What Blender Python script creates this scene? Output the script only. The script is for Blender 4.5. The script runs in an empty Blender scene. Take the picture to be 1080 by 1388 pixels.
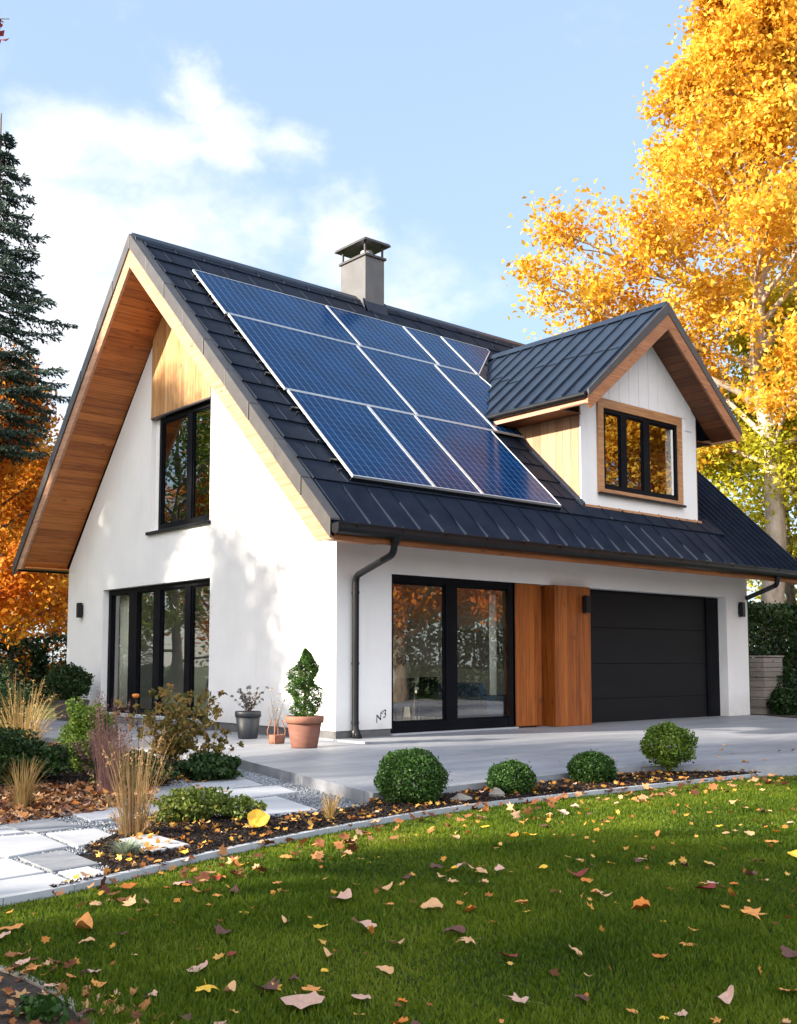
import bpy, bmesh, math, random
import numpy as np
from mathutils import Vector, Matrix
from mathutils.geometry import tessellate_polygon
R_ = math.radians
PI = math.pi
scene = bpy.context.scene
col = scene.collection
random.seed(7)
RNG = np.random.default_rng(11)

# ------------------------------------------------------------------ tagging
def link(o, parent=None):
    col.objects.link(o)
    if parent is not None:
        o.parent = parent
    return o

def tag(o, label=None, cat=None, group=None, kind=None):
    if label: o['label'] = label
    if cat: o['category'] = cat
    if group: o['group'] = group
    if kind: o['kind'] = kind
    return o

def thing(name, label, cat, loc=(0, 0, 0), rz=0.0, group=None):
    o = bpy.data.objects.new(name, None)
    o.empty_display_size = .2
    link(o)
    o.location = loc
    o.rotation_euler = (0, 0, rz)
    return tag(o, label, cat, group)

# ------------------------------------------------------------------ mesh builder
class MB:
    def __init__(s):
        s.v = []; s.f = []; s.sm = []
    def add(s, vs, fs, smooth=False):
        b = len(s.v)
        s.v += [tuple(map(float, p)) for p in vs]
        s.f += [tuple(i + b for i in f) for f in fs]
        s.sm += [smooth] * len(fs)
        return s
    def box(s, a, b):
        x0, y0, z0 = a; x1, y1, z1 = b
        vs = [(x0,y0,z0),(x1,y0,z0),(x1,y1,z0),(x0,y1,z0),(x0,y0,z1),(x1,y0,z1),(x1,y1,z1),(x0,y1,z1)]
        return s.hexa(vs)
    def hexa(s, vs):
        return s.add(vs, [(0,3,2,1),(4,5,6,7),(0,1,5,4),(1,2,6,5),(2,3,7,6),(3,0,4,7)])
    def obox(s, o, ux, uy, uz):
        o, ux, uy, uz = map(Vector, (o, ux, uy, uz))
        return s.hexa([o, o+ux, o+ux+uy, o+uy, o+uz, o+ux+uz, o+ux+uy+uz, o+uy+uz])
    def prism(s, pts2, fmap, w0, w1, holes=()):
        loops = [list(pts2)] + [list(h) for h in holes]
        tris = tessellate_polygon([[Vector((u, v, 0)) for u, v in lp] for lp in loops])
        flat = [p for lp in loops for p in lp]
        n = len(flat)
        vs = [fmap(u, v, w0) for u, v in flat] + [fmap(u, v, w1) for u, v in flat]
        fs = [tuple(t) for t in tris] + [tuple(i + n for i in reversed(t)) for t in tris]
        b = 0
        for lp in loops:
            m = len(lp)
            for i in range(m):
                j = (i + 1) % m
                fs.append((b+i, b+j, b+j+n, b+i+n))
            b += m
        return s.add(vs, fs)
    def tube(s, pts, rad, seg=10, smooth=True, cap=True):
        pts = [Vector(p) for p in pts]
        if not hasattr(rad, '__len__'): rad = [rad] * len(pts)
        rings = []
        t = (pts[1] - pts[0]).normalized()
        ref = Vector((0, 0, 1)) if abs(t.z) < .9 else Vector((1, 0, 0))
        nrm = t.cross(ref).normalized()
        for i, p in enumerate(pts):
            if i == 0: t = pts[1] - pts[0]
            elif i == len(pts) - 1: t = pts[-1] - pts[-2]
            else: t = (pts[i+1] - pts[i]).normalized() + (pts[i] - pts[i-1]).normalized()
            t = t.normalized() if t.length > 1e-9 else Vector((0, 0, 1))
            nrm = (nrm - t * nrm.dot(t))
            nrm = nrm.normalized() if nrm.length > 1e-6 else t.orthogonal().normalized()
            bn = t.cross(nrm)
            rings.append([p + (nrm * math.cos(a) + bn * math.sin(a)) * rad[i] for a in [2*PI*k/seg for k in range(seg)]])
        vs = [v for r in rings for v in r]
        fs = []
        for i in range(len(pts) - 1):
            for k in range(seg):
                k2 = (k + 1) % seg
                fs.append((i*seg+k, i*seg+k2, (i+1)*seg+k2, (i+1)*seg+k))
        s.add(vs, fs, smooth)
        if cap:
            n = len(pts)
            s.add([v for v in rings[0]], [tuple(range(seg))[::-1]])
            s.add([v for v in rings[-1]], [tuple(range(seg))])
        return s
    def lathe(s, prof, c=(0, 0, 0), seg=28, smooth=True):
        vs = []; fs = []
        for r, z in prof:
            for k in range(seg):
                a = 2*PI*k/seg
                vs.append((c[0] + r*math.cos(a), c[1] + r*math.sin(a), c[2] + z))
        for i in range(len(prof) - 1):
            for k in range(seg):
                k2 = (k+1) % seg
                fs.append((i*seg+k, i*seg+k2, (i+1)*seg+k2, (i+1)*seg+k))
        return s.add(vs, fs, smooth)
    def build(s, name, mat, parent=None, bevel=0, fix=True):
        me = bpy.data.meshes.new(name)
        me.from_pydata(s.v, [], s.f)
        me.validate()
        if fix:
            bm = bmesh.new(); bm.from_mesh(me)
            bmesh.ops.recalc_face_normals(bm, faces=bm.faces[:])
            bm.to_mesh(me); bm.free()
        if any(s.sm) and len(me.polygons) == len(s.sm):
            me.polygons.foreach_set('use_smooth', s.sm)
        me.materials.append(mat)
        o = bpy.data.objects.new(name, me)
        link(o, parent)
        if bevel:
            m = o.modifiers.new('edge', 'BEVEL'); m.width = bevel; m.segments = 2; m.limit_method = 'ANGLE'; m.angle_limit = R_(40)
        return o

def np_mesh(name, verts, faces_n, mat, parent=None, smooth=False):
    """verts (N,k,3): every row is one k-gon face (or list of quads given by faces_n indices)"""
    N, k, _ = verts.shape
    me = bpy.data.meshes.new(name)
    nf = len(faces_n)
    me.vertices.add(N * k)
    me.vertices.foreach_set('co', verts.reshape(-1).astype(np.float32))
    loops = []; 
    base = (np.arange(N) * k)[:, None]
    tot = sum(len(f) for f in faces_n)
    lv = np.concatenate([base + np.array(f)[None, :] for f in faces_n], axis=1)   # (N, tot)
    me.loops.add(N * tot)
    me.loops.foreach_set('vertex_index', lv.reshape(-1).astype(np.int32))
    me.polygons.add(N * nf)
    offs = np.cumsum([0] + [len(f) for f in faces_n[:-1]])
    ls = (np.arange(N) * tot)[:, None] + offs[None, :]
    me.polygons.foreach_set('loop_start', ls.reshape(-1).astype(np.int32))
    me.update(calc_edges=True)
    if smooth:
        me.polygons.foreach_set('use_smooth', [True] * (N * nf))
    me.materials.append(mat)
    o = bpy.data.objects.new(name, me)
    return link(o, parent)

def rand_dirs(n, rng, upbias=0.0):
    d = rng.normal(size=(n, 3)); d[:, 2] += upbias
    return d / np.linalg.norm(d, axis=1, keepdims=True)

def leaf_quads(centers, size, rng, upbias=.3, aspect=.62, fold=.18):
    n = len(centers)
    nrm = rand_dirs(n, rng, upbias)
    a = rng.normal(size=(n, 3)); a -= nrm * np.sum(a * nrm, axis=1, keepdims=True)
    a /= np.linalg.norm(a, axis=1, keepdims=True)
    b = np.cross(nrm, a)
    s = (size * rng.uniform(.65, 1.35, n))[:, None]
    f = nrm * s * fold
    v = np.stack([centers - a*s*.5, centers - b*s*aspect*.5 + f, centers + a*s*.5, centers + b*s*aspect*.5 + f], axis=1)
    return v

# ------------------------------------------------------------------ materials
def newmat(name):
    m = bpy.data.materials.new(name); m.use_nodes = True
    nt = m.node_tree; b = nt.nodes['Principled BSDF']
    return m, nt, b

def N(nt, t, **kw):
    n = nt.nodes.new(t)
    for k, v in kw.items():
        if k in ('operation', 'blend_type', 'data_type', 'noise_dimensions', 'feature', 'interpolation'): setattr(n, k, v)
        else: n.inputs[k].default_value = v
    return n

def math_(nt, op, a, b=None):
    n = nt.nodes.new('ShaderNodeMath'); n.operation = op
    for i, x in enumerate((a, b)):
        if x is None: continue
        if isinstance(x, (int, float)): n.inputs[i].default_value = x
        else: nt.links.new(x, n.inputs[i])
    return n.outputs[0]

def ramp(nt, fac, stops, interp='LINEAR'):
    r = nt.nodes.new('ShaderNodeValToRGB'); r.color_ramp.interpolation = interp
    cr = r.color_ramp
    while len(cr.elements) < len(stops): cr.elements.new(.5)
    for e, (p, c) in zip(cr.elements, stops):
        e.position = p; e.color = (*c, 1)
    nt.links.new(fac, r.inputs[0])
    return r.outputs[0]

def coords(nt, scale=(1, 1, 1), kind='Object'):
    tc = nt.nodes.new('ShaderNodeTexCoord'); mp = nt.nodes.new('ShaderNodeMapping')
    mp.inputs['Scale'].default_value = scale
    nt.links.new(tc.outputs[kind], mp.inputs[0])
    return mp.outputs[0]

def bump(nt, b, h, strength=.3, dist=.01):
    n = nt.nodes.new('ShaderNodeBump'); n.inputs['Strength'].default_value = strength; n.inputs['Distance'].default_value = dist
    nt.links.new(h, n.inputs['Height']); nt.links.new(n.outputs[0], b.inputs['Normal'])

def mat_noise(name, stops, scale=4, rough=.8, bumps=.2, bscale=60, metallic=0, stretch=(1,1,1), spec=.5, rvar=0, bdist=.01, detail=6):
    m, nt, b = newmat(name)
    c = coords(nt, stretch)
    n = N(nt, 'ShaderNodeTexNoise', Scale=scale, Detail=detail, Roughness=.6); nt.links.new(c, n.inputs['Vector'])
    nt.links.new(ramp(nt, n.outputs['Fac'], stops), b.inputs['Base Color'])
    b.inputs['Roughness'].default_value = rough; b.inputs['Metallic'].default_value = metallic
    b.inputs['Specular IOR Level'].default_value = spec
    if rvar:
        nt.links.new(math_(nt, 'ADD', math_(nt, 'MULTIPLY', n.outputs['Fac'], rvar), rough - rvar*.5), b.inputs['Roughness'])
    if bumps:
        n2 = N(nt, 'ShaderNodeTexNoise', Scale=bscale, Detail=4); nt.links.new(c, n2.inputs['Vector'])
        bump(nt, b, n2.outputs['Fac'], bumps, bdist)
    return m

def mat_wood(name, across, width, along, pal, rough=.55, groove=.06, axscale=1.0, knots=True):
    """boards: across/along are object axes 0..2; pal = (dark, mid, light)"""
    m, nt, b = newmat(name)
    tc = nt.nodes.new('ShaderNodeTexCoord'); sp = nt.nodes.new('ShaderNodeSeparateXYZ')
    nt.links.new(tc.outputs['Object'], sp.inputs[0])
    A = math_(nt, 'DIVIDE', sp.outputs[across], width)
    idx = math_(nt, 'FLOOR', A); fr = math_(nt, 'FRACT', A)
    wn = nt.nodes.new('ShaderNodeTexWhiteNoise'); wn.noise_dimensions = '1D'; nt.links.new(idx, wn.inputs['W'])
    sc = [26, 26, 26]; sc[along] = 1.3
    mp = nt.nodes.new('ShaderNodeMapping'); mp.inputs['Scale'].default_value = sc
    nt.links.new(tc.outputs['Object'], mp.inputs[0])
    off = nt.nodes.new('ShaderNodeCombineXYZ')
    sh = math_(nt, 'MULTIPLY', wn.outputs['Value'], 37.0)
    nt.links.new(sh, off.inputs[along])
    va = nt.nodes.new('ShaderNodeVectorMath'); va.operation = 'ADD'
    nt.links.new(mp.outputs[0], va.inputs[0]); nt.links.new(off.outputs[0], va.inputs[1])
    g = N(nt, 'ShaderNodeTexNoise', Scale=1.0, Detail=5, Roughness=.62, Distortion=.8); nt.links.new(va.outputs[0], g.inputs['Vector'])
    gf = math_(nt, 'ADD', math_(nt, 'MULTIPLY', g.outputs['Fac'], .9), math_(nt, 'MULTIPLY', math_(nt, 'SUBTRACT', wn.outputs['Value'], .5), .24))
    base = ramp(nt, gf, [(.25, pal[0]), (.48, pal[1]), (.72, pal[2])])
    cur = base
    if knots:
        sc2 = [5, 5, 5]; sc2[along] = 1.9
        mp2 = nt.nodes.new('ShaderNodeMapping'); mp2.inputs['Scale'].default_value = sc2
        nt.links.new(tc.outputs['Object'], mp2.inputs[0])
        vo = N(nt, 'ShaderNodeTexVoronoi', Scale=1.0); nt.links.new(mp2.outputs[0], vo.inputs['Vector'])
        kf = ramp(nt, vo.outputs['Distance'], [(.05, (1, 1, 1)), (.15, (0, 0, 0))])
        mx = nt.nodes.new('ShaderNodeMix'); mx.data_type = 'RGBA'
        nt.links.new(math_(nt, 'MULTIPLY', kf, .75), mx.inputs[0]); nt.links.new(cur, mx.inputs[6])
        mx.inputs[7].default_value = (pal[0][0]*.4, pal[0][1]*.4, pal[0][2]*.4, 1)
        cur = mx.outputs[2]
    if groove:
        gr = math_(nt, 'LESS_THAN', fr, groove)
        mx = nt.nodes.new('ShaderNodeMix'); mx.data_type = 'RGBA'
        nt.links.new(math_(nt, 'MULTIPLY', gr, .8), mx.inputs[0]); nt.links.new(cur, mx.inputs[6])
        mx.inputs[7].default_value = (pal[0][0]*.3, pal[0][1]*.3, pal[0][2]*.3, 1)
        cur = mx.outputs[2]
        h = math_(nt, 'ADD', math_(nt, 'MULTIPLY', gr, -1.0), math_(nt, 'MULTIPLY', g.outputs['Fac'], .15))
        bump(nt, b, h, .6, .006)
    else:
        bump(nt, b, g.outputs['Fac'], .15, .004)
    nt.links.new(cur, b.inputs['Base Color'])
    b.inputs['Roughness'].default_value = rough
    return m

def mat_leaf(name, stops, transl=.35, rough=.6, nscale=.8, nmix=.45):
    m, nt, b = newmat(name)
    ge = nt.nodes.new('ShaderNodeNewGeometry')
    n = N(nt, 'ShaderNodeTexNoise', Scale=nscale, Detail=3); nt.links.new(coords(nt), n.inputs['Vector'])
    f = math_(nt, 'ADD', math_(nt, 'MULTIPLY', ge.outputs['Random Per Island'], 1 - nmix), math_(nt, 'MULTIPLY', math_(nt, 'SUBTRACT', n.outputs['Fac'], .22), nmix * 1.8))
    c = ramp(nt, f, stops)
    nt.links.new(c, b.inputs['Base Color'])
    b.inputs['Roughness'].default_value = rough; b.inputs['Specular IOR Level'].default_value = .25
    tr = nt.nodes.new('ShaderNodeBsdfTranslucent'); nt.links.new(c, tr.inputs[0])
    mx = nt.nodes.new('ShaderNodeMixShader'); mx.inputs[0].default_value = transl
    nt.links.new(b.outputs[0], mx.inputs[1]); nt.links.new(tr.outputs[0], mx.inputs[2])
    nt.links.new(mx.outputs[0], nt.nodes['Material Output'].inputs[0])
    return m

def mat_glass(name, gain=2.0, base=.06, tint=(.93, .96, .95)):
    m = bpy.data.materials.new(name); m.use_nodes = True; nt = m.node_tree
    nt.nodes.remove(nt.nodes['Principled BSDF'])
    fr = N(nt, 'ShaderNodeFresnel', IOR=1.52)
    ge = nt.nodes.new('ShaderNodeNewGeometry')
    nt.links.new(math_(nt, 'SUBTRACT', 1.52, math_(nt, 'MULTIPLY', ge.outputs['Backfacing'], 1.52 - 1/1.52)), fr.inputs['IOR'])
    f = math_(nt, 'ADD', math_(nt, 'MULTIPLY', fr.outputs[0], gain), base)
    cl = nt.nodes.new('ShaderNodeClamp'); nt.links.new(f, cl.inputs[0])
    tp = nt.nodes.new('ShaderNodeBsdfTransparent'); tp.inputs[0].default_value = (*tint, 1)
    gl = nt.nodes.new('ShaderNodeBsdfGlossy'); gl.inputs['Roughness'].default_value = .0
    gl.inputs[0].default_value = (.95, .95, .95, 1)
    n = N(nt, 'ShaderNodeTexNoise', Scale=1.4, Detail=1); nt.links.new(coords(nt), n.inputs['Vector'])
    bp = nt.nodes.new('ShaderNodeBump'); bp.inputs['Strength'].default_value = .08; bp.inputs['Distance'].default_value = .02
    nt.links.new(n.outputs['Fac'], bp.inputs['Height']); nt.links.new(bp.outputs[0], gl.inputs['Normal'])
    mx = nt.nodes.new('ShaderNodeMixShader')
    nt.links.new(cl.outputs[0], mx.inputs[0]); nt.links.new(tp.outputs[0], mx.inputs[1]); nt.links.new(gl.outputs[0], mx.inputs[2])
    nt.links.new(mx.outputs[0], nt.nodes['Material Output'].inputs[0])
    return m

M = {}
M['stucco'] = mat_noise('white_render', [(.3, (.78, .78, .775)), (.7, (.84, .84, .835))], 1.2, .85, .5, 90, bdist=.006)
def dirt(m, z1, amt):
    nt = m.node_tree; b = nt.nodes['Principled BSDF']; src = b.inputs['Base Color'].links[0].from_socket
    tc = nt.nodes.new('ShaderNodeTexCoord'); sp = nt.nodes.new('ShaderNodeSeparateXYZ'); nt.links.new(tc.outputs['Object'], sp.inputs[0])
    n = N(nt, 'ShaderNodeTexNoise', Scale=3.5, Detail=6); nt.links.new(tc.outputs['Object'], n.inputs['Vector'])
    mr = nt.nodes.new('ShaderNodeMapRange'); mr.inputs['From Min'].default_value = 0; mr.inputs['From Max'].default_value = z1; mr.inputs['To Min'].default_value = 1; mr.inputs['To Max'].default_value = 0
    nt.links.new(sp.outputs[2], mr.inputs[0])
    sm = nt.nodes.new('ShaderNodeMapping'); sm.inputs['Scale'].default_value = (5, 5, .35); nt.links.new(tc.outputs['Object'], sm.inputs[0])
    n2 = N(nt, 'ShaderNodeTexNoise', Scale=1.0, Detail=5); nt.links.new(sm.outputs[0], n2.inputs['Vector'])
    f = math_(nt, 'ADD', math_(nt, 'MULTIPLY', math_(nt, 'MULTIPLY', mr.outputs[0], n.outputs['Fac']), amt), math_(nt, 'MULTIPLY', math_(nt, 'GREATER_THAN', n2.outputs['Fac'], .66), .0))
    f2 = math_(nt, 'ADD', f, math_(nt, 'MULTIPLY', math_(nt, 'MAXIMUM', math_(nt, 'SUBTRACT', n2.outputs['Fac'], .55), 0.0), .35))
    mx = nt.nodes.new('ShaderNodeMix'); mx.data_type = 'RGBA'; nt.links.new(f2, mx.inputs[0]); nt.links.new(src, mx.inputs[6]); mx.inputs[7].default_value = (.36, .33, .29, 1)
    nt.links.new(mx.outputs[2], b.inputs['Base Color'])
dirt(M['stucco'], .55, .7)
M['inner'] = mat_noise('interior_wall', [(.3, (.66, .61, .53)), (.7, (.72, .67, .59))], 2, .9, 0)
M['innerfloor'] = mat_wood('interior_floor', 1, .18, 0, ((.30, .20, .12), (.40, .28, .18), (.46, .33, .22)), .4, .02)
M['plinth'] = mat_noise('plinth', [(.3, (.09, .09, .095)), (.7, (.14, .14, .145))], 5, .85, .3, 80)
M['roofmetal'] = mat_noise('roof_metal', [(.3, (.007, .013, .026)), (.7, (.014, .023, .042))], 3.2, .42, .12, 9, metallic=0, rvar=.16, bdist=.01, spec=.45)
M['roofmatte'] = mat_noise('roof_sheet_matte', [(.3, (.009, .014, .026)), (.7, (.017, .024, .041))], 2.2, .68, .12, 9, rvar=.16, bdist=.01, spec=.06)
M['tile'] = mat_noise('roof_tile', [(.25, (.008, .0125, .023)), (.75, (.016, .023, .039))], 1.7, .66, .25, 28, rvar=.16, bdist=.008, spec=.08)
M['verge'] = mat_noise('verge_metal', [(.3, (.045, .042, .042)), (.7, (.070, .064, .062))], 4, .45, .05, 30)
M['black'] = mat_noise('black_metal', [(.3, (.005, .0055, .007)), (.7, (.009, .010, .012))], 3, .38, .05, 60, rvar=.1, spec=.3)
M['winframe'] = mat_noise('window_frame', [(.3, (.0035, .004, .006)), (.7, (.006, .007, .010))], 3, .5, .04, 60, spec=.08)
M['garage'] = mat_noise('garage_door', [(.3, (.0085, .0078, .0095)), (.7, (.012, .011, .013))], .9, .55, .1, 120, spec=.15, rvar=.1, stretch=(1, 1, 6))
CED = ((.17, .062, .020), (.33, .135, .045), (.46, .21, .080))
PALE = ((.34, .15, .05), (.54, .30, .12), (.66, .42, .20))
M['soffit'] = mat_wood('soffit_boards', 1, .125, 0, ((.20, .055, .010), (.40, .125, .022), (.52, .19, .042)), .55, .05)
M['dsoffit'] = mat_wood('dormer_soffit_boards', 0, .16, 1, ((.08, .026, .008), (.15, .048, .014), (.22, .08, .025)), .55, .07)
M['barge'] = mat_wood('barge_timber', 0, 5, 1, ((.34, .16, .085), (.48, .265, .155), (.56, .34, .22)), .55, 0)
M['dbarge'] = mat_wood('dormer_barge_timber', 1, 5, 0, ((.26, .10, .038), (.42, .18, .075), (.52, .25, .11)), .55, 0)
M['fascia'] = mat_wood('fascia_timber', 1, 5, 0, ((.16, .050, .012), (.28, .092, .022), (.36, .13, .035)), .5, 0)
M['clad'] = mat_wood('gable_cladding', 1, .115, 2, PALE, .55, .05)
M['cheek'] = mat_wood('dormer_cheek_boards', 1, .2, 2, ((.28, .14, .065), (.40, .22, .115), (.50, .30, .17)), .55, .04, knots=False)
M['column'] = mat_wood('column_timber', 0, .125, 2, ((.14, .033, .004), (.30, .080, .010), (.42, .13, .018)), .42, .03)
M['casing'] = mat_wood('window_casing', 1, 5, 0, ((.34, .16, .065), (.50, .26, .12), (.60, .34, .17)), .55, 0)
M['glass'] = mat_glass('window_glass', 1.0, .04)
M['glassfront'] = mat_glass('patio_glass', 1.5, .06)
M['alu'] = mat_noise('aluminium', [(.3, (.62, .66, .70)), (.7, (.74, .77, .80))], 5, .35, 0, metallic=.6)
M['chimney'] = mat_noise('chimney_render', [(.3, (.10, .10, .105)), (.7, (.135, .133, .137))], 3, .8, .15, 60)
M['white'] = mat_noise('white_paint', [(.3, (.76, .76, .76)), (.7, (.82, .82, .82))], 3, .5, .05, 40)
M['terracotta'] = mat_noise('terracotta', [(.3, (.15, .058, .038)), (.7, (.20, .085, .058))], 6, .8, .2, 60, stretch=(1,1,3))
M['terrarim'] = mat_noise('terracotta_rim', [(.3, (.20, .085, .050)), (.7, (.32, .14, .09))], 7, .8, .2, 60)
M['darkpot'] = mat_noise('dark_pot', [(.3, (.010, .014, .020)), (.7, (.018, .023, .030))], 6, .5, .1, 60)
M['brownpot'] = mat_noise('brown_pot', [(.3, (.055, .045, .045)), (.7, (.09, .075, .07))], 6, .6, .1, 60)
M['soil'] = mat_noise('soil', [(.3, (.02, .014, .01)), (.7, (.06, .04, .028))], 30, .95, .8, 70)
M['bark'] = mat_noise('grey_bark', [(.3, (.09, .07, .055)), (.7, (.26, .21, .165))], 3, .9, .8, 22, stretch=(2, 2, .5), bdist=.05)
M['palebark'] = mat_noise('pale_bark', [(.3, (.22, .17, .125)), (.7, (.60, .50, .40))], 2.2, .85, .5, 14, stretch=(1.5, 1.5, .8), bdist=.04)
M['stem'] = mat_noise('stem_brown', [(.3, (.06, .035, .02)), (.7, (.14, .09, .055))], 20, .9, 0)
M['stone'] = mat_noise('light_stone', [(.3, (.18, .16, .14)), (.7, (.34, .31, .27))], 3, .9, .5, 20, stretch=(1,1,1))
M['plank'] = mat_wood('grey_boards', 2, .22, 0, ((.17, .15, .125), (.24, .21, .18), (.30, .27, .235)), .7, .06)
M['fabricdark'] = mat_noise('dark_fabric', [(.3, (.03, .05, .09)), (.7, (.06, .09, .15))], 20, .9, .2, 200)
M['fabriclight'] = mat_noise('light_fabric', [(.3, (.45, .38, .30)), (.7, (.58, .50, .41))], 20, .9, .2, 200)
M['oak'] = mat_wood('table_oak', 1, .2, 0, ((.32, .22, .13), (.45, .33, .21), (.55, .42, .28)), .5, .01)
M['slab'] = mat_noise('paving_slab', [(.28, (.30, .32, .35)), (.5, (.38, .40, .43)), (.75, (.45, .46, .48))], 2.2, .75, .25, 45, bdist=.006, rvar=.2)
M['slabdark'] = mat_noise('dark_paving_slab', [(.25, (.13, .145, .17)), (.5, (.19, .205, .23)), (.75, (.27, .285, .31))], 3.2, .8, .5, 35, bdist=.01, stretch=(1,2.5,1))

def mat_concrete():
    m, nt, b = newmat('smooth_concrete')
    c = coords(nt, (1, 1, 1))
    n = N(nt, 'ShaderNodeTexNoise', Scale=.8, Detail=7, Roughness=.6, Distortion=.9); nt.links.new(coords(nt, (.45, 1.5, 1)), n.inputs['Vector'])
    n3 = N(nt, 'ShaderNodeTexNoise', Scale=9, Detail=6, Roughness=.7); nt.links.new(c, n3.inputs['Vector'])
    f = math_(nt, 'ADD', math_(nt, 'MULTIPLY', n.outputs['Fac'], .7), math_(nt, 'MULTIPLY', n3.outputs['Fac'], .3))
    base = ramp(nt, f, [(.32, (.15, .168, .20)), (.5, (.235, .25, .28)), (.68, (.34, .355, .38))])
    br = nt.nodes.new('ShaderNodeTexBrick'); nt.links.new(c, br.inputs['Vector'])
    br.inputs['Scale'].default_value = 1; br.inputs['Mortar Size'].default_value = .010; br.inputs['Brick Width'].default_value = 2.4
    br.inputs['Row Height'].default_value = 1.9; br.offset = 0; br.inputs['Mortar Smooth'].default_value = .0
    mx = nt.nodes.new('ShaderNodeMix'); mx.data_type = 'RGBA'
    nt.links.new(math_(nt, 'MULTIPLY', br.outputs['Fac'], .65), mx.inputs[0]); nt.links.new(base, mx.inputs[6]); mx.inputs[7].default_value = (.10, .10, .11, 1)
    nt.links.new(mx.outputs[2], b.inputs['Base Color'])
    nt.links.new(math_(nt, 'ADD', math_(nt, 'MULTIPLY', n3.outputs['Fac'], .3), .42), b.inputs['Roughness'])
    n4 = N(nt, 'ShaderNodeTexNoise', Scale=60, Detail=4); nt.links.new(c, n4.inputs['Vector'])
    bump(nt, b, n4.outputs['Fac'], .12, .006)
    return m
M['concrete'] = mat_concrete()

def mat_panel():
    m, nt, b = newmat('solar_cells')
    tc = nt.nodes.new('ShaderNodeTexCoord'); sp = nt.nodes.new('ShaderNodeSeparateXYZ'); nt.links.new(tc.outputs['Object'], sp.inputs[0])
    def line(sock, pitch, w, off=0.0):
        return math_(nt, 'LESS_THAN', math_(nt, 'FRACT', math_(nt, 'DIVIDE', math_(nt, 'ADD', sock, off), pitch)), w)
    bus = line(sp.outputs[0], .17, .075)          # lines running down the slope between cells
    row = line(sp.outputs[1], .17, .045, .3)
    fine = line(sp.outputs[0], .034, .12)
    n = N(nt, 'ShaderNodeTexNoise', Scale=1.1, Detail=4); nt.links.new(tc.outputs['Object'], n.inputs['Vector'])
    base = ramp(nt, n.outputs['Fac'], [(.3, (.0008, .016, .062)), (.7, (.0012, .030, .110))])
    def mixc(fac, a, c):
        mx = nt.nodes.new('ShaderNodeMix'); mx.data_type = 'RGBA'
        nt.links.new(fac, mx.inputs[0]); nt.links.new(a, mx.inputs[6]); mx.inputs[7].default_value = (*c, 1); return mx.outputs[2]
    c = mixc(math_(nt, 'MULTIPLY', fine, .12), base, (.03, .12, .30))
    c = mixc(math_(nt, 'MULTIPLY', row, .4), c, (.10, .2, .34))
    c = mixc(math_(nt, 'MULTIPLY', bus, .5), c, (.14, .32, .58))
    nt.links.new(c, b.inputs['Base Color'])
    b.inputs['Roughness'].default_value = .16; b.inputs['Specular IOR Level'].default_value = .07; b.inputs['Coat Weight'].default_value = .0; b.inputs['Coat Roughness'].default_value = .08; b.inputs['Coat IOR'].default_value = 1.4
    return m
M['cells'] = mat_panel()

def mat_ground(name, stops, scale, bs, bscale, bdist=.03, rough=.95):
    return mat_noise(name, stops, scale, rough, bs, bscale, bdist=bdist, spec=.2, detail=9)
M['lawn'] = mat_ground('lawn_soil', [(.3, (.012, .022, .006)), (.7, (.030, .055, .012))], 6, .6, 50)
M['field'] = mat_ground('field_grass', [(.3, (.035, .06, .015)), (.7, (.09, .10, .03))], 1.5, .5, 30)
M['mulch'] = mat_ground('mulch', [(.3, (.008, .006, .005)), (.7, (.032, .022, .018))], 14, 1, 60)
M['gravelbase'] = mat_ground('gravel_base', [(.3, (.07, .08, .10)), (.7, (.16, .18, .21))], 40, 1, 90)
M['mulchchip'] = mat_leaf('mulch_chip', [(.15, (.006, .005, .005)), (.5, (.020, .014, .012)), (.85, (.06, .038, .028))], 0, .9)
M['gravel'] = mat_leaf('gravel_stones', [(.1, (.10, .115, .14)), (.5, (.22, .245, .28)), (.9, (.42, .44, .47))], 0, .7)
M['grass'] = mat_leaf('grass_blades', [(.1, (.030, .060, .004)), (.45, (.098, .168, .010)), (.8, (.23, .29, .022)), (.98, (.34, .30, .07))], .6, .5, .9, .62)
M['maple'] = mat_leaf('maple_gold', [(.08, (.42, .13, .018)), (.28, (.68, .33, .028)), (.55, (.80, .50, .045)), (.9, (.86, .68, .14))], .5, .6, .55, .55)
M['green_gold'] = mat_leaf('green_gold', [(.1, (.20, .22, .015)), (.4, (.46, .46, .03)), (.7, (.70, .62, .05)), (.95, (.80, .70, .09))], .5, .6, .6, .6)
M['orangeleaf'] = mat_leaf('orange_leaf', [(.1, (.34, .06, .010)), (.35, (.62, .18, .014)), (.65, (.80, .38, .03)), (.95, (.86, .62, .08))], .45, .6, .7, .6)
M['redorange'] = mat_leaf('red_orange_leaf', [(.1, (.25, .04, .008)), (.5, (.58, .16, .015)), (.9, (.75, .32, .03))], .45, .6, .7, .5)
M['redleaf'] = mat_leaf('red_leaf', [(.1, (.10, .008, .012)), (.9, (.32, .03, .03))], .3)
M['spruce'] = mat_leaf('spruce_needles', [(.1, (.018, .034, .028)), (.5, (.036, .066, .052)), (.9, (.07, .11, .08))], .12, .6)
M['darkgreen'] = mat_leaf('dark_green_leaf', [(.1, (.008, .022, .006)), (.5, (.020, .050, .012)), (.9, (.055, .10, .022))], .2, .4)
M['box'] = mat_leaf('boxwood_leaf', [(.1, (.016, .045, .010)), (.5, (.038, .095, .018)), (.9, (.08, .16, .03))], .25, .45, 4, .3)
M['boxlight'] = mat_leaf('light_shrub_leaf', [(.1, (.04, .08, .012)), (.5, (.10, .18, .02)), (.9, (.22, .30, .04))], .3, .5, 4, .3)
M['arbor'] = mat_leaf('arborvitae', [(.1, (.020, .055, .010)), (.5, (.05, .12, .018)), (.9, (.11, .20, .03))], .25, .5, 8, .4)
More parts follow.
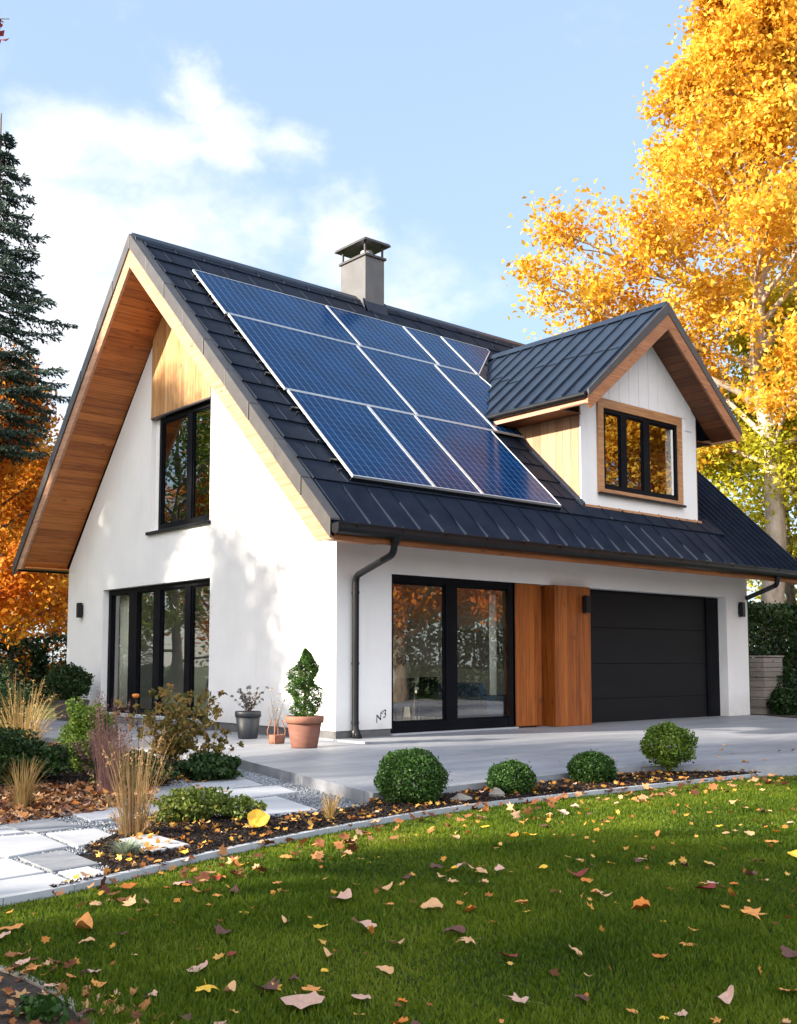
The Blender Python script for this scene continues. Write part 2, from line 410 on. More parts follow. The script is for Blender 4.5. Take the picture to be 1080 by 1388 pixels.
M['limeshrub'] = mat_leaf('lime_shrub', [(.1, (.04, .07, .012)), (.5, (.11, .16, .025)), (.85, (.24, .26, .05)), (.97, (.40, .22, .06))], .3, .5, 6, .4)
M['roseleaf'] = mat_leaf('rose_leaf', [(.1, (.05, .06, .012)), (.4, (.14, .13, .03)), (.7, (.30, .19, .05)), (.95, (.45, .24, .10))], .35, .5, 6, .3)
M['straw'] = mat_leaf('straw', [(.1, (.24, .14, .05)), (.5, (.42, .28, .10)), (.9, (.60, .46, .22))], .3, .7)
M['strawyellow'] = mat_leaf('straw_yellow', [(.1, (.09, .10, .03)), (.4, (.24, .17, .07)), (.7, (.38, .22, .12)), (.95, (.50, .34, .22))], .35, .7)
M['purplegrass'] = mat_leaf('purple_grass', [(.1, (.10, .05, .05)), (.5, (.22, .12, .11)), (.9, (.34, .20, .17))], .3, .8)
M['silver'] = mat_leaf('silver_leaf', [(.1, (.14, .18, .12)), (.5, (.28, .34, .24)), (.9, (.45, .48, .38))], .2, .8)
M['greyplant'] = mat_leaf('grey_plant', [(.1, (.05, .05, .055)), (.5, (.16, .14, .13)), (.9, (.42, .38, .28))], .2, .8)
LEAFCOL = dict(k=((.50, .29, .21), (.66, .42, .31)), t=((.50, .26, .12), (.68, .42, .20)), o=((.55, .19, .04), (.72, .34, .08)),
               O=((.50, .12, .015), (.70, .24, .02)), y=((.66, .36, .02), (.80, .52, .05)), b=((.075, .025, .018), (.16, .065, .045)), r=((.18, .015, .012), (.30, .04, .02)))
for k, (a, b_) in LEAFCOL.items():
    M['fallen_' + k] = mat_noise('fallen_leaf_' + k, [(.3, a), (.7, b_)], 28, .6, .4, 90, bdist=.004)

# ------------------------------------------------------------------ camera
CAM = Vector((-10.29658, -13.62468, 1.2)); YAW = .86482; PITCH = .08287
fw = Vector((math.cos(PITCH)*math.cos(YAW), math.cos(PITCH)*math.sin(YAW), math.sin(PITCH)))
cd = bpy.data.cameras.new('camera'); cam = bpy.data.objects.new('camera', cd); col.objects.link(cam)
cam.location = CAM; cam.rotation_euler = fw.to_track_quat('-Z', 'Y').to_euler()
cd.sensor_fit = 'HORIZONTAL'; cd.sensor_width = 36; cd.lens = 1435.904/1080*36*1.0; cd.shift_y = (780-694)/1080
cd.clip_end = 2000; cd.clip_start = .05
scene.camera = cam

# ------------------------------------------------------------------ light & sky
SUN = Vector((-1.0, .32, .42)).normalized()      # direction towards the sun
sl = bpy.data.lights.new('sun', 'SUN'); sl.energy = 5.0; sl.angle = R_(1.1); sl.color = (1.0, .88, .72)
so = bpy.data.objects.new('sun', sl); col.objects.link(so); so.location = (-20, 5, 20)
so.rotation_euler = SUN.to_track_quat('Z', 'Y').to_euler()
w = bpy.data.worlds.new('World'); scene.world = w; w.use_nodes = True
nt = w.node_tree; bg = nt.nodes['Background']
sky = nt.nodes.new('ShaderNodeTexSky'); sky.sky_type = 'NISHITA'; sky.sun_disc = False
sky.sun_elevation = math.asin(SUN.z); sky.sun_rotation = math.atan2(SUN.x, SUN.y)
sky.air_density = 1.0; sky.dust_density = .6; sky.ozone_density = 2.0
tc = nt.nodes.new('ShaderNodeTexCoord')
nz = N(nt, 'ShaderNodeTexNoise', Scale=6.5, Detail=9, Roughness=.58, Distortion=.25); 
mp = nt.nodes.new('ShaderNodeMapping'); mp.inputs['Scale'].default_value = (1, 1, 1.9); mp.inputs['Location'].default_value = (3.1, .6, .2)
nt.links.new(tc.outputs['Generated'], mp.inputs[0]); nt.links.new(mp.outputs[0], nz.inputs['Vector'])
wn_ = N(nt, 'ShaderNodeTexNoise', Scale=9, Detail=6, Roughness=.6); nt.links.new(tc.outputs['Generated'], wn_.inputs['Vector'])
wv = nt.nodes.new('ShaderNodeVectorMath'); wv.operation = 'MULTIPLY_ADD'; wv.inputs[1].default_value = (.16, .16, .12)
nt.links.new(wn_.outputs['Color'], wv.inputs[0])
wo = nt.nodes.new('ShaderNodeVectorMath'); wo.operation = 'ADD'; wo.inputs[1].default_value = (-.08, -.08, -.06)
nt.links.new(tc.outputs['Generated'], wo.inputs[0]); nt.links.new(wo.outputs[0], wv.inputs[2])
dens = None
for (dx, dy, dz, r, wgt) in [(.40, .795, .43, .10, .62), (.335, .845, .40, .15, .72), (.456, .76, .46, .07, .62), (.42, .77, .485, .05, .6), (.507, .733, .453, .06, .45), (.55, .745, .375, .085, .62),
                        (.46, .80, .36, .16, .5), (.33, .90, .30, .25, .62), (.60, .74, .27, .22, .45), (.8, -.4, .4, .5, .45)]:
    d = Vector((dx, dy, dz)).normalized()
    vm = nt.nodes.new('ShaderNodeVectorMath'); vm.operation = 'DISTANCE'; vm.inputs[1].default_value = d
    nt.links.new(wv.outputs[0], vm.inputs[0])
    mr = nt.nodes.new('ShaderNodeMapRange'); mr.interpolation_type = 'SMOOTHSTEP'
    mr.inputs['From Min'].default_value = r*1.25; mr.inputs['From Max'].default_value = 0; mr.inputs['To Min'].default_value = 0; mr.inputs['To Max'].default_value = wgt
    nt.links.new(vm.outputs['Value'], mr.inputs[0])
    dens = mr.outputs[0] if dens is None else math_(nt, 'MAXIMUM', dens, mr.outputs[0])
cf = math_(nt, 'ADD', dens, math_(nt, 'MULTIPLY', math_(nt, 'SUBTRACT', nz.outputs['Fac'], .5), 1.5))
mr = nt.nodes.new('ShaderNodeMapRange'); mr.interpolation_type = 'SMOOTHSTEP'
mr.inputs['From Min'].default_value = .18; mr.inputs['From Max'].default_value = .80
nt.links.new(cf, mr.inputs[0])
cfac = math_(nt, 'MULTIPLY', mr.outputs[0], .92)
mx = nt.nodes.new('ShaderNodeMix'); mx.data_type = 'RGBA'
veil = nt.nodes.new('ShaderNodeMix'); veil.data_type = 'RGBA'; veil.inputs[0].default_value = .68
nt.links.new(sky.outputs[0], veil.inputs[6]); veil.inputs[7].default_value = (1.42, 1.84, 2.38, 1)
nt.links.new(cfac, mx.inputs[0]); nt.links.new(veil.outputs[2], mx.inputs[6]); mx.inputs[7].default_value = (3.0, 3.05, 3.15, 1)
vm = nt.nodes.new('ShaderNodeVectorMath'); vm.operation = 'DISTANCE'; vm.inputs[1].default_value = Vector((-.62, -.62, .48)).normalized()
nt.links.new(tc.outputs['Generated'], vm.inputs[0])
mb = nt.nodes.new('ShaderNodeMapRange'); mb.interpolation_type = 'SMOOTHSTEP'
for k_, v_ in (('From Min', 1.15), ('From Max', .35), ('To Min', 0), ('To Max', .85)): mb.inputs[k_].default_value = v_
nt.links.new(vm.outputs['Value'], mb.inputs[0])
mc = nt.nodes.new('ShaderNodeMix'); mc.data_type = 'RGBA'     # unseen bright sky patch added behind the camera to lift shaded walls
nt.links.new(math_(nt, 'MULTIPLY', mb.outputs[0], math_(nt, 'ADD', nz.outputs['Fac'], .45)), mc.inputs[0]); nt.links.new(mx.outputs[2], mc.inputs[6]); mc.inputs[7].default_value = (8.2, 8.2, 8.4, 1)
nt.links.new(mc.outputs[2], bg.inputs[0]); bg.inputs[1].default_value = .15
scene.view_settings.view_transform = 'Standard'; scene.view_settings.look = 'None'
scene.view_settings.exposure = 1.5; scene.view_settings.gamma = 1
scene.cycles.use_denoising = True
scene.cycles.max_bounces = 8; scene.cycles.transparent_max_bounces = 16
scene.cycles.sample_clamp_indirect = 8

# ------------------------------------------------------------------ ground sheets
def slab(name, pts, z0, z1, mat, kind='structure', bevel=0, parent=None):
    o = MB().prism(pts, lambda u, v, w: (u, v, w), z0, z1).build(name, mat, parent, bevel)
    if kind: o['kind'] = kind
    return o
def sheet(name, pts, z, mat):
    me = MB()
    tris = tessellate_polygon([[Vector((x, y, 0)) for x, y in pts]])
    me.add([(x, y, z) for x, y in pts], [t for t in tris])
    o = me.build(name, mat, None, 0, False); o['kind'] = 'structure'
    return o
def arc(pts, n=8):
    """Catmull-Rom through the points"""
    P = [Vector((*p, 0)) for p in pts]; P = [P[0]*2 - P[1]] + P + [P[-1]*2 - P[-2]]
    out = []
    for i in range(1, len(P) - 2):
        for k in range(n):
            t = k / n
            a, b, c, d = P[i-1], P[i], P[i+1], P[i+2]
            q = .5*((2*b) + (c-a)*t + (2*a-5*b+4*c-d)*t*t + (3*b-a-3*c+d)*t**3)
            out.append((q.x, q.y))
    out.append((P[-2].x, P[-2].y))
    return out
ZL = -.12      # lawn / bed level
edge_line = arc([(-9.6, -7.35), (-8.55, -7.68), (-7.9, -7.68), (-7.2, -7.48), (-6.49, -7.22), (-5.3, -6.90), (-3.76, -6.64), (-2.39, -6.66), (-.57, -6.74), (1.05, -6.86)], 6)
drive_front = arc([(-4.01, -5.88), (-3.4, -5.95), (-2.75, -5.92), (-1.31, -5.86), (0, -5.93), (1.05, -6.78)], 6)
drive_far = arc([(1.05, -6.78), (1.6, -7.18), (3, -7.95), (6, -9.5), (14, -13.5)], 4)[1:]
sheet('ground', [(-400, -400), (600, -400), (600, 600), (-400, 600)], ZL - .06, M['field'])
lawn_poly = edge_line + drive_far + [(14, -40), (-30, -40), (-30, -12), (-12, -9)]
sheet('lawn', lawn_poly, ZL, M['lawn'])
sheet('mulch_bed', [(-9.2, -7.5)] + edge_line[6:] + drive_front[::-1] + [(-3.05, -1.9), (-3.1, 9.5), (-9, 9.5)], ZL - .012, M['mulch'])
gravel_poly = [(-9.3, -7.45), (-8.7, -7.66), (-8.55, -7.68), (-7.9, -7.70), (-7.55, -7.58), (-7.15, -7.1), (-7.2, -6.45), (-6.95, -6.5), (-6.4, -6.3), (-6.15, -6.0), (-5.35, -6.2), (-4.7, -6.05), (-4.05, -6.0), (-4.01, -5.88), (-3.05, -1.95), (-4.2, -2.6), (-5.4, -3.8), (-6.5, -4.3), (-7.6, -4.7), (-9.3, -5.0)]
sheet('gravel_path', gravel_poly, ZL - .008, M['gravelbase'])
drive_poly = [(-3.05, -1.96)] + drive_front + drive_far + [(14, -6), (12.3, -4.4), (11.35, -2.2), (11.75, -1.1), (12.3, -.2), (12.35, .5), (-.02, .5), (-.02, -1.12), (-.75, -1.16)]
slab('driveway', drive_poly, -.5, 0, M['concrete'], bevel=.012)
slab('terrace', [(-3.05, -1.88), (-.75, -1.10), (0.02, -1.06), (.02, 9.4), (-3.25, 9.4)], -.5, -.035, M['concrete'], bevel=.01)
# concrete edging of the lawn
def strip(line, wd, z0, z1, name, mat):
    m = MB(); n = len(line); L = []; Rr = []
    for i, p in enumerate(line):
        a = Vector(line[max(0, i-1)]); b = Vector(line[min(n-1, i+1)]); t = (b - a).normalized(); nn = Vector((-t.y, t.x))
        L.append(Vector(p) + nn*wd/2); Rr.append(Vector(p) - nn*wd/2)
    for i in range(n - 1):
        if i % 4 == 3:     # open joint between two edging stones
            t = (Vector(line[i+1]) - Vector(line[i])).normalized()*.006
        else: t = Vector((0, 0))
        a, b, c, d = L[i], Rr[i], Rr[i+1] - t, L[i+1] - t
        m.hexa([(a.x,a.y,z0),(b.x,b.y,z0),(c.x,c.y,z0),(d.x,d.y,z0),(a.x,a.y,z1),(b.x,b.y,z1),(c.x,c.y,z1),(d.x,d.y,z1)])
    return m.build(name, mat)
tag(strip(edge_line[6:], .055, ZL-.05, ZL + .048, 'lawn_edging', M['slab']), 'thin curved pale concrete edging between the lawn and the bark mulch bed', 'edging')
edge2 = arc([(-9.1, -8.3), (-8.62, -8.8), (-8.52, -9.2), (-8.53, -9.65), (-8.66, -10.2), (-9.0, -11)], 6)
tag(strip(edge2, .04, ZL-.05, ZL + .015, 'bed_edging', M['stone']), 'short pale concrete edging in the lower left corner covered with leaves', 'edging')
sheet('flower_bed', [(x - .02, y) for x, y in edge2] + [(-11, -11), (-11, -8.2)], ZL + .006, M['soil'])

# paving slabs of the path
slabs = [
 ([(-7.62,-5.42),(-7.04,-5.56),(-7.10,-6.24),(-7.58,-6.38)], 0, 'large pale paving slab at the left end of the path, beside the tall straw grass'),
 ([(-6.99,-5.58),(-6.60,-5.58),(-6.66,-6.22),(-7.04,-6.27)], 0, 'pale paving slab right behind the tall yellow straw grass'),
 ([(-7.52,-6.42),(-7.17,-6.33),(-7.20,-6.98),(-7.54,-7.02)], 1, 'dark rough paving slab among the pale ones near the lawn'),
 ([(-7.52,-7.07),(-7.30,-7.02),(-7.30,-7.44),(-7.54,-7.56)], 2, 'small mid grey paving slab touching the lawn edging'),
 ([(-8.0,-6.36),(-7.60,-6.43),(-7.59,-7.04),(-8.0,-7.10)], 0, 'pale paving slab at the left picture edge, second from the lawn'),
 ([(-8.1,-7.15),(-7.58,-7.10),(-7.58,-7.56),(-8.1,-7.60)], 0, 'pale paving slab at the left picture edge, nearest the lawn'),
 ([(-6.80,-6.42),(-6.50,-6.34),(-6.52,-6.96),(-6.84,-7.02)], 2, 'paving slab half buried in bark mulch to the right of the tall straw grass'),
 ([(-6.37,-4.62),(-5.85,-4.49),(-6.00,-5.10),(-6.44,-5.14)], 2, 'grey paving slab behind the pale slabs, covered by brown leaves on its left'),
 ([(-7.10,-4.92),(-6.66,-4.80),(-6.60,-5.40),(-7.02,-5.46)], 1, 'dark rough paving slab next to the heap of brown leaves'),
 ([(-7.7,-4.86),(-7.16,-4.92),(-7.08,-5.42),(-7.66,-5.38)], 0, 'pale paving slab in the far left row of the path'),
 ([(-5.05,-4.88),(-4.36,-4.81),(-4.62,-5.86),(-5.21,-5.78)], 0, 'large pale paving slab set in blue gravel in front of the concrete step'),
 ([(-4.55,-3.98),(-3.80,-4.00),(-3.98,-4.62),(-4.78,-4.72)], 2, 'grey paving slab in gravel, second in front of the concrete step'),
 ([(-4.43,-3.25),(-3.66,-3.05),(-3.9,-3.88),(-4.72,-3.92)], 2, 'grey paving slab in gravel at the corner of the concrete step'),
 ([(-5.0,-3.25),(-4.60,-3.35),(-4.90,-4.40),(-5.35,-4.35)], 1, 'darker paving slab with orange leaves along its far side'),
 ([(-5.75,-4.3),(-5.42,-4.2),(-5.45,-5.1),(-5.85,-5.0)], 2, 'paving slab partly hidden behind the lime green low shrub'),
]
for pts, k, lab in slabs:
    o = MB().prism(pts, lambda u, v, w: (u, v, w), ZL - .03, ZL + .018 + .006*(k == 0) + (.045 if 'half buried' in lab else 0)).build('paving_slab', [M['slab'], M['slabdark'], M['slab']][k], None, .008)
    tag(o, lab, 'paving slab', 'paving slabs of the garden path')

# ================================================================== HOUSE
house = thing('house', 'white rendered gabled house with dark metal roof, solar panels, timber soffits and a dormer', 'house')
W_, L_ = 10.5, 12.1
YR, ZR, SR, SL = 5.43, 9.71, .953, 1.088
XA, XB = -1.05, 12.5
YE, ZE = -1.32, 3.28
cR = math.atan(SR); LR = (YR - YE) / math.cos(cR)
TOPR = lambda y: ZR - SR*(YR - y)
TOPL = lambda y: ZR - SL*(y - YR)
G = lambda u, v, w_: (w_, u, v)          # (y, z) polygon extruded along x
F_ = lambda u, v, w_: (u, w_, v)         # (x, z) polygon extruded along y
rect = lambda a, b, c, d: [(a, c), (b, c), (b, d), (a, d)]
# walls
BIF = (3.97, 8.62, .13, 2.83); UPW = (4.03, 6.45, 3.93, 7.30)
def under(y): return (TOPR(y) if y < YR else TOPL(y)) - .60
gable = [(0, .12), (W_, .12), (W_, 3.42), (YR, ZR - .62), (0, under(0))]
MB().prism(gable, G, 0, .30, [rect(*BIF), rect(*UPW)]).build('wall', M['stucco'], house)
PW = (1.17, 4.17, .03, 2.71); GD = (6.22, 11.22, 0.005, 2.71)
front = [(.302, .12), (1.17, .12), (1.17, 2.71), (4.17, 2.71), (11.22, 2.71), (11.22, .005), (L_, .005), (L_, 3.9), (.302, 3.9)]
MB().prism(front, F_, 0.003, .30).build('wall', M['stucco'], house)
MB().box((L_ - .3, .302, 0.005), (L_, W_, 3.9)).build('wall', M['stucco'], house)
MB().box((.302, W_ - .3, 0), (L_ - .302, W_, 3.4)).build('wall', M['stucco'], house)
MB().prism([(0, 3.9), (W_, 3.42), (YR, ZR - .62), (.2, 4.1)], G, L_ - .3, L_ - .002).build('wall', M['stucco'], house)
# plinth
for a_, b_ in (((.02, .02, -.06), (.28, 3.95, .117)), ((.02, 8.64, -.06), (.28, W_ - .02, .117)), ((.282, .02, -.05), (1.16, .27, .117))): MB().box(a_, b_).build('plinth', M['plinth'], house)
# interior
inn = MB().box((.35, .35, .0), (L_ - .35, W_ - .35, .028)); inn.build('interior_floor', M['innerfloor'], house)
iw = MB().box((.32, .32, 2.95), (L_-.32, W_-.32, 3.08)).box((5.1, .32, .03), (5.2, W_-.32, 2.94))
iw.box((5.6, 1.8, 3.1), (5.7, 9, 6.0)).box((.302, 3.0, .03), (.33, 3.95, 2.94))
iw.build('interior_wall', M['inner'], house)

# ---------------- windows
def window(name, fmap, u0, u1, v0, v1, depth, posts, fr=.06, glassmat=None, parent=house, top=None, bot=None, label=None, sash=.028):
    """frame in plane coords; depth: (front, back) along the wall normal axis, posts: list of (u0,u1)"""
    top = top or fr; bot = bot or fr
    d0, d1 = depth
    holes = []
    edges = [u0] + [q for p in posts for q in p] + [u1]
    m = MB()
    cells = []
    allp = [(u0, u0 + fr)] + posts + [(u1 - fr, u1)]
    for i in range(len(allp) - 1):
        cells.append((allp[i][1], allp[i+1][0]))
    holes = [rect(a, b, v0 + bot, v1 - top) for a, b in cells]
    m.prism(rect(u0, u1, v0, v1), fmap, d0, d1, holes)
    fo = m.build(name, M['winframe'], parent, .004)
    if label: fo['label'] = label
    mid = (d0 + d1) / 2
    for a, b in cells:
        s = MB().prism(rect(a + .001, b - .001, v0 + bot + .001, v1 - top - .001), fmap, mid - .02, mid + .02, [rect(a + sash, b - sash, v0 + bot + sash, v1 - top - sash)])
        s.build('sash', M['winframe'], fo, .003)
        MB().prism(rect(a + sash - .004, b - sash + .004, v0 + bot + sash - .004, v1 - top - sash + .004), fmap, mid - .003, mid + .003).build('pane', glassmat or M['glass'], fo)
    return fo
window('folding_door', G, 3.975, 8.615, .135, 2.825, (.14, .26), [(4.96, 5.18), (6.22, 6.50), (7.25, 7.62)], .12, None, top=.10, bot=.09)
window('upper_window', G, 4.035, 6.28, 3.96, 6.30, (.10, .20), [(4.92, 5.12)], .10, None, top=.09)
MB().box((.10, 6.283, 3.97), (.12, 6.44, 6.30)).build('window_reveal', M['stucco'], house)
MB().box((-.07, 3.97, 3.86), (.099, 6.52, 3.925)).build('window_sill', M['black'], house, .006)
MB().prism([(4.032, 6.34), (6.448, 6.34), (6.448, under(6.448) + .01), (YR, ZR - .62), (4.032, under(4.032) + .01)], G, -.022, .03).build('gable_cladding', M['clad'], house)
MB().box((-.03, 4.036, 6.30), (.034, 6.445, 6.335)).build('cladding_trim', M['verge'], house)
# door step under the folding door
MB().box((-.06, 3.95, .07), (.135, 8.64, .128)).build('door_sill', M['slab'], house, .006)
MB().box((-.30, 3.7, -.036), (-.065, 8.75, .06)).build('door_step', M['plinth'], house, .008)
window('patio_door', F_, 1.175, 4.225, .035, 2.705, (.05, .17), [(2.47, 2.74)], .07, M['glassfront'], top=.13, bot=.17)
MB().box((4.03, .04, .04), (4.16, .048, 2.70)).build('door_post', M['winframe'], house)
MB().box((1.15, -.05, .002), (4.2, .045, .032)).build('door_sill', M['slab'], house, .004)
# garage door
gd = MB()
for z0, z1 in ((.012, .478), (.486, 1.196), (1.204, 1.936), (1.944, 2.68)):
    gd.box((6.20, .26, z0), (10.74, .30, z1))
go = gd.build('garage_door', M['garage'], house, .006)
go['label'] = 'dark sectional garage door of four wide panels'
MB().box((6.2, .302, .01), (10.74, .31, 2.69)).build('door_backing', M['black'], go)
MB().box((10.742, .22, .01), (11.215, .31, 2.70)).box((10.80, .214, .01), (10.84, .2195, 2.70)).build('door_frame', M['winframe'], go)
MB().box((6.2, .22, 2.682), (10.74, .31, 2.706)).build('lintel', M['winframe'], go)
# timber columns between patio door and garage
MB().box((4.165, .05, .034), (4.94, .24, 2.70)).build('timber_panel', M['column'], house, .004)
MB().box((5.14, -.13, .004), (6.20, .27, 2.705)).build('timber_column', M['column'], house, .005)
MB().box((4.945, .20, .004), (5.135, .26, 2.70)).build('dark_recess', M['column'], house)

# ---------------- roof
def PR(x, s, h=0.0):
    return (x, YE + s*math.cos(cR) - h*math.sin(cR), ZE + s*math.sin(cR) + h*math.cos(cR))
cL = math.atan(SL); YL = 11.15; ZL_ = TOPL(YL); LL = (YL - YR)/math.cos(cL)
def PLf(x, s, h=0.0):
    return (x, YL - s*math.cos(cL) + h*math.sin(cL), ZL_ + s*math.sin(cL) + h*math.cos(cL))
rb = MB(); sm_ = rb
rb.prism([(YE, ZE - .03), (YR, ZR - .04), (YR, ZR - .16), (YE, ZE - .13)], G, XA + .02, XB)
rb.prism([(YR + .002, ZR - .04), (YL, ZL_ - .03), (YL - .1, ZL_ - .13), (YR + .002, ZR - .16)], G, XA + .02, XB)
rng = random.Random(3)
XTR = 9.95; sS = 1.05
rowh = .56
sS = 1.05                     # tiles begin this far up from the eave
def inv_valley_x(y): return 5.49 + (y - 2.33) * (8.23 - 5.49) / (4.39 - 2.33)
tm = MB(); s = sS; r = 0
while s < LR - .12:
    s1 = min(s + rowh + .03, LR - .06)
    x = XA + .16 - (.33 if r % 2 else 0)
    while x < XTR:
        wd = .66; x0 = max(x, XA + .13); x1 = x + wd - .012
        if x1 - x0 > .06:
            a = rng.uniform(-.004, .004); h1 = .040 + rng.uniform(-.003, .004)
            y = PR(0, s)[1]
            if True:
                tm.hexa([PR(x0, s, .0), PR(x1, s, .0), PR(x1, s1, -.03), PR(x0, s1, -.03), PR(x0, s, h1+a), PR(x1, s, h1-a), PR(x1, s1, .012), PR(x0, s1, .012)])
                # rolled edge on the left of each tile
                tm.hexa([PR(x0, s, h1-.01), PR(x0+.035, s, h1-.01), PR(x0+.035, s1, .0), PR(x0, s1, .0), PR(x0+.006, s, h1+.014), PR(x0+.03, s, h1+.014), PR(x0+.03, s1, .024), PR(x0+.006, s1, .024)])
        x += wd
    s += rowh; r += 1

# standing seams
x = XA + .18
while x < XTR:
    sm_.hexa([PR(x, 0, -.04), PR(x+.026, 0, -.04), PR(x+.026, sS+.02, -.04), PR(x, sS+.02, -.04), PR(x+.006, 0, .030), PR(x+.020, 0, .030), PR(x+.020, sS+.02, .030), PR(x+.006, sS+.02, .030)])
    x += .50
x = XTR + .06
while x < XB:
    sm_.hexa([PR(x, 0, -.04), PR(x+.03, 0, -.04), PR(x+.03, LR-.05, -.04), PR(x, LR-.05, -.04), PR(x+.006, 0, .034), PR(x+.022, 0, .034), PR(x+.022, LR-.05, .034), PR(x+.006, LR-.05, .034)])
    x += .27
x = XA + .3
while x < XB:
    sm_.hexa([PLf(x, 0, -.02), PLf(x+.03, 0, -.02), PLf(x+.03, LL-.05, -.02), PLf(x, LL-.05, -.02), PLf(x, 0, .04), PLf(x+.03, 0, .04), PLf(x+.03, LL-.05, .04), PLf(x, LL-.05, .04)])
    x += .5
roof = rb.build('roof', M['roofmatte'], house)
tm.build('roof_tiles', M['tile'], roof)
# flat eave sheet under the seams
MB().prism([(YE + .0, ZE - .028), (YE + .0, ZE - .012), (PR(0, sS + .05, .012)[1], PR(0, sS + .05, .012)[2]), (PR(0, sS + .05, -.02)[1], PR(0, sS + .05, -.02)[2])], G, XA + .14, XTR).build('eave_sheet', M['roofmatte'], roof)
# ridge cap pieces
rc = MB(); x = XA + .0
while x < XB:
    x1 = min(x + 1.15, XB)
    for (a, c, P) in ((YR - .17, 0, TOPR), (YR + .17, 0, TOPL)):
        rc.prism([(YR, ZR + .065), (YR, ZR + .04), (a, P(a) + .035), (a, P(a) + .07)], G, x + .004, x1)
    rc.prism([(YR - .18, TOPR(YR-.18) + .02), (YR - .165, TOPR(YR-.165) + .085), (YR - .14, TOPR(YR-.14) + .085), (YR - .13, TOPR(YR-.13) + .02)], G, x + .004, x1)
    x = x1
rc.build('ridge_cap', M['roofmetal'], roof, .004)
# verge trim: short pieces up both rakes
vt = MB(); vt2 = MB()
def verge_side(P, ya, yb, n, parentmb):
    for i in range(n):
        a = ya + (yb - ya)*i/n; b = ya + (yb - ya)*(i+1)/n - (yb-ya)*.003
        up = .030 + .006*(i % 2)
        ox = .006*(i % 2)
        parentmb.prism([(a, P(a) - .27), (b, P(b) - .27), (b, P(b) + up), (a, P(a) + up)], G, XA - .055 - ox, XA - .03)
        parentmb.prism([(a, P(a) + up), (b, P(b) + up), (b, P(b) + up - .03), (a, P(a) + up - .03)], G, XA - .029, XA + .135)
        # same at the far end
        vt2.prism([(a, P(a) - .27), (b, P(b) - .27), (b, P(b) + up), (a, P(a) + up)], G, XB + .001, XB + .03)
verge_side(TOPR, YE + .02, YR, 9, vt); verge_side(TOPL, YR + .002, YL, 8, vt)
vt.build('verge_trim', M['verge'], roof, .004); vt2.build('verge_trim', M['verge'], roof, .004)
# barge boards (timber)
BR = [(YR, ZR - .27), (YR, ZR - .66), (-.93, 3.01), (-1.30, 3.01), (-1.30, TOPR(-1.30) - .27)]
for a_, b_ in ((XA - .028, XA + .03), (XB - .03, XB)): MB().prism(BR, G, a_, b_).build('barge_board', M['barge'], roof, .004)
BL = [(YR + .004, ZR - .27), (YL - .02, ZL_ - .20), (10.98, 3.40), (10.70, 3.38), (YR + .004, ZR - .66)]
for a_, b_ in ((XA - .028, XA + .03), (XB - .03, XB)): MB().prism(BL, G, a_, b_).build('barge_board', M['barge'], roof, .004)
# soffit boards
SO = [(-.93, 3.03), (-1.28, 3.03), (-1.28, TOPR(-1.28) - .17), (YR, ZR - .19), (YR, ZR - .62), (0, under(0))]
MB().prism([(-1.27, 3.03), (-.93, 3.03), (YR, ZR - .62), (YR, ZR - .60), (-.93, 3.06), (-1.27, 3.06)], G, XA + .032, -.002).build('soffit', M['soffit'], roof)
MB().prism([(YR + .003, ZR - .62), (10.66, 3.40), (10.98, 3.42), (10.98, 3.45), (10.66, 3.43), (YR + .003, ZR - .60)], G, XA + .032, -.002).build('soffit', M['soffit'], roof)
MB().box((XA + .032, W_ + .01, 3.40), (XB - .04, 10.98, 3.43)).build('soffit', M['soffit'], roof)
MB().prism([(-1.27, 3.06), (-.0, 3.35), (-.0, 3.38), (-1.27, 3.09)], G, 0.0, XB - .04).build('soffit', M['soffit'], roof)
# fascia & gutter
MB().box((XA + .032, -1.32, 3.0), (XB - .032, -1.285, 3.17)).build('fascia', M['fascia'], roof, .004)
gt = MB()
gp = [(-1.322, 3.235), (-1.322, 3.14), (-1.345, 3.10), (-1.41, 3.085), (-1.47, 3.11), (-1.485, 3.16), (-1.485, 3.245), (-1.497, 3.255), (-1.497, 3.232), (-1.475, 3.225), (-1.475, 3.16), (-1.46, 3.12), (-1.41, 3.10), (-1.35, 3.11), (-1.334, 3.145), (-1.334, 3.235)]
gt.prism(gp, G, XA - .03, XB + .03)
gt.prism([p for p in gp[:7]], G, XA - .036, XA - .03); gt.prism([p for p in gp[:7]], G, XB + .03, XB + .036)
gt.build('gutter', M['black'], roof)
for x in np.arange(XA + .3, XB, .9):
    lt = MB().prism([(-1.50, 3.26), (-1.50, 3.20), (-1.507, 3.20), (-1.507, 3.268), (-1.32, 3.268), (-1.32, 3.26)], G, x, x + .025); lt.build('gutter_bracket', M['black'], roof)
def downpipe(pts, name='downpipe'):
    m = MB().tube(pts, .055, 14)
    return m.build(name, M['black'], house)
def bend(P, r=.12, n=5):
    out = [Vector(P[0])]
    for i in range(1, len(P) - 1):
        a, b, c = Vector(P[i-1]), Vector(P[i]), Vector(P[i+1])
        u = (a - b).normalized()*r; v = (c - b).normalized()*r
        for k in range(n + 1):
            t = k/n
            out.append(b + u*(1-t)**2 + v*t**2)
    out.append(Vector(P[-1])); return out
dp = downpipe(bend([(.06, -1.40, 3.12), (.06, -1.36, 2.86), (.33, -.09, 2.62), (.33, -.09, .10), (.33, -.17, .03)]))
MB().tube([(.06, -1.41, 3.13), (.06, -1.40, 3.0)], [.085, .06], 14).build('outlet', M['black'], dp)
for z in (2.35, 1.2, .25):
    MB().tube([(.33, -.09, z-.02), (.33, -.09, z+.02)], .062, 14).box((.318, -.06, z-.012), (.342, .002, z+.012)).build('pipe_clip', M['black'], dp)
MB().lathe([(.06, 0), (.075, .02), (.075, .12), (.06, .14)], (.33, -.10, .0)).build('pipe_shoe', M['black'], dp)
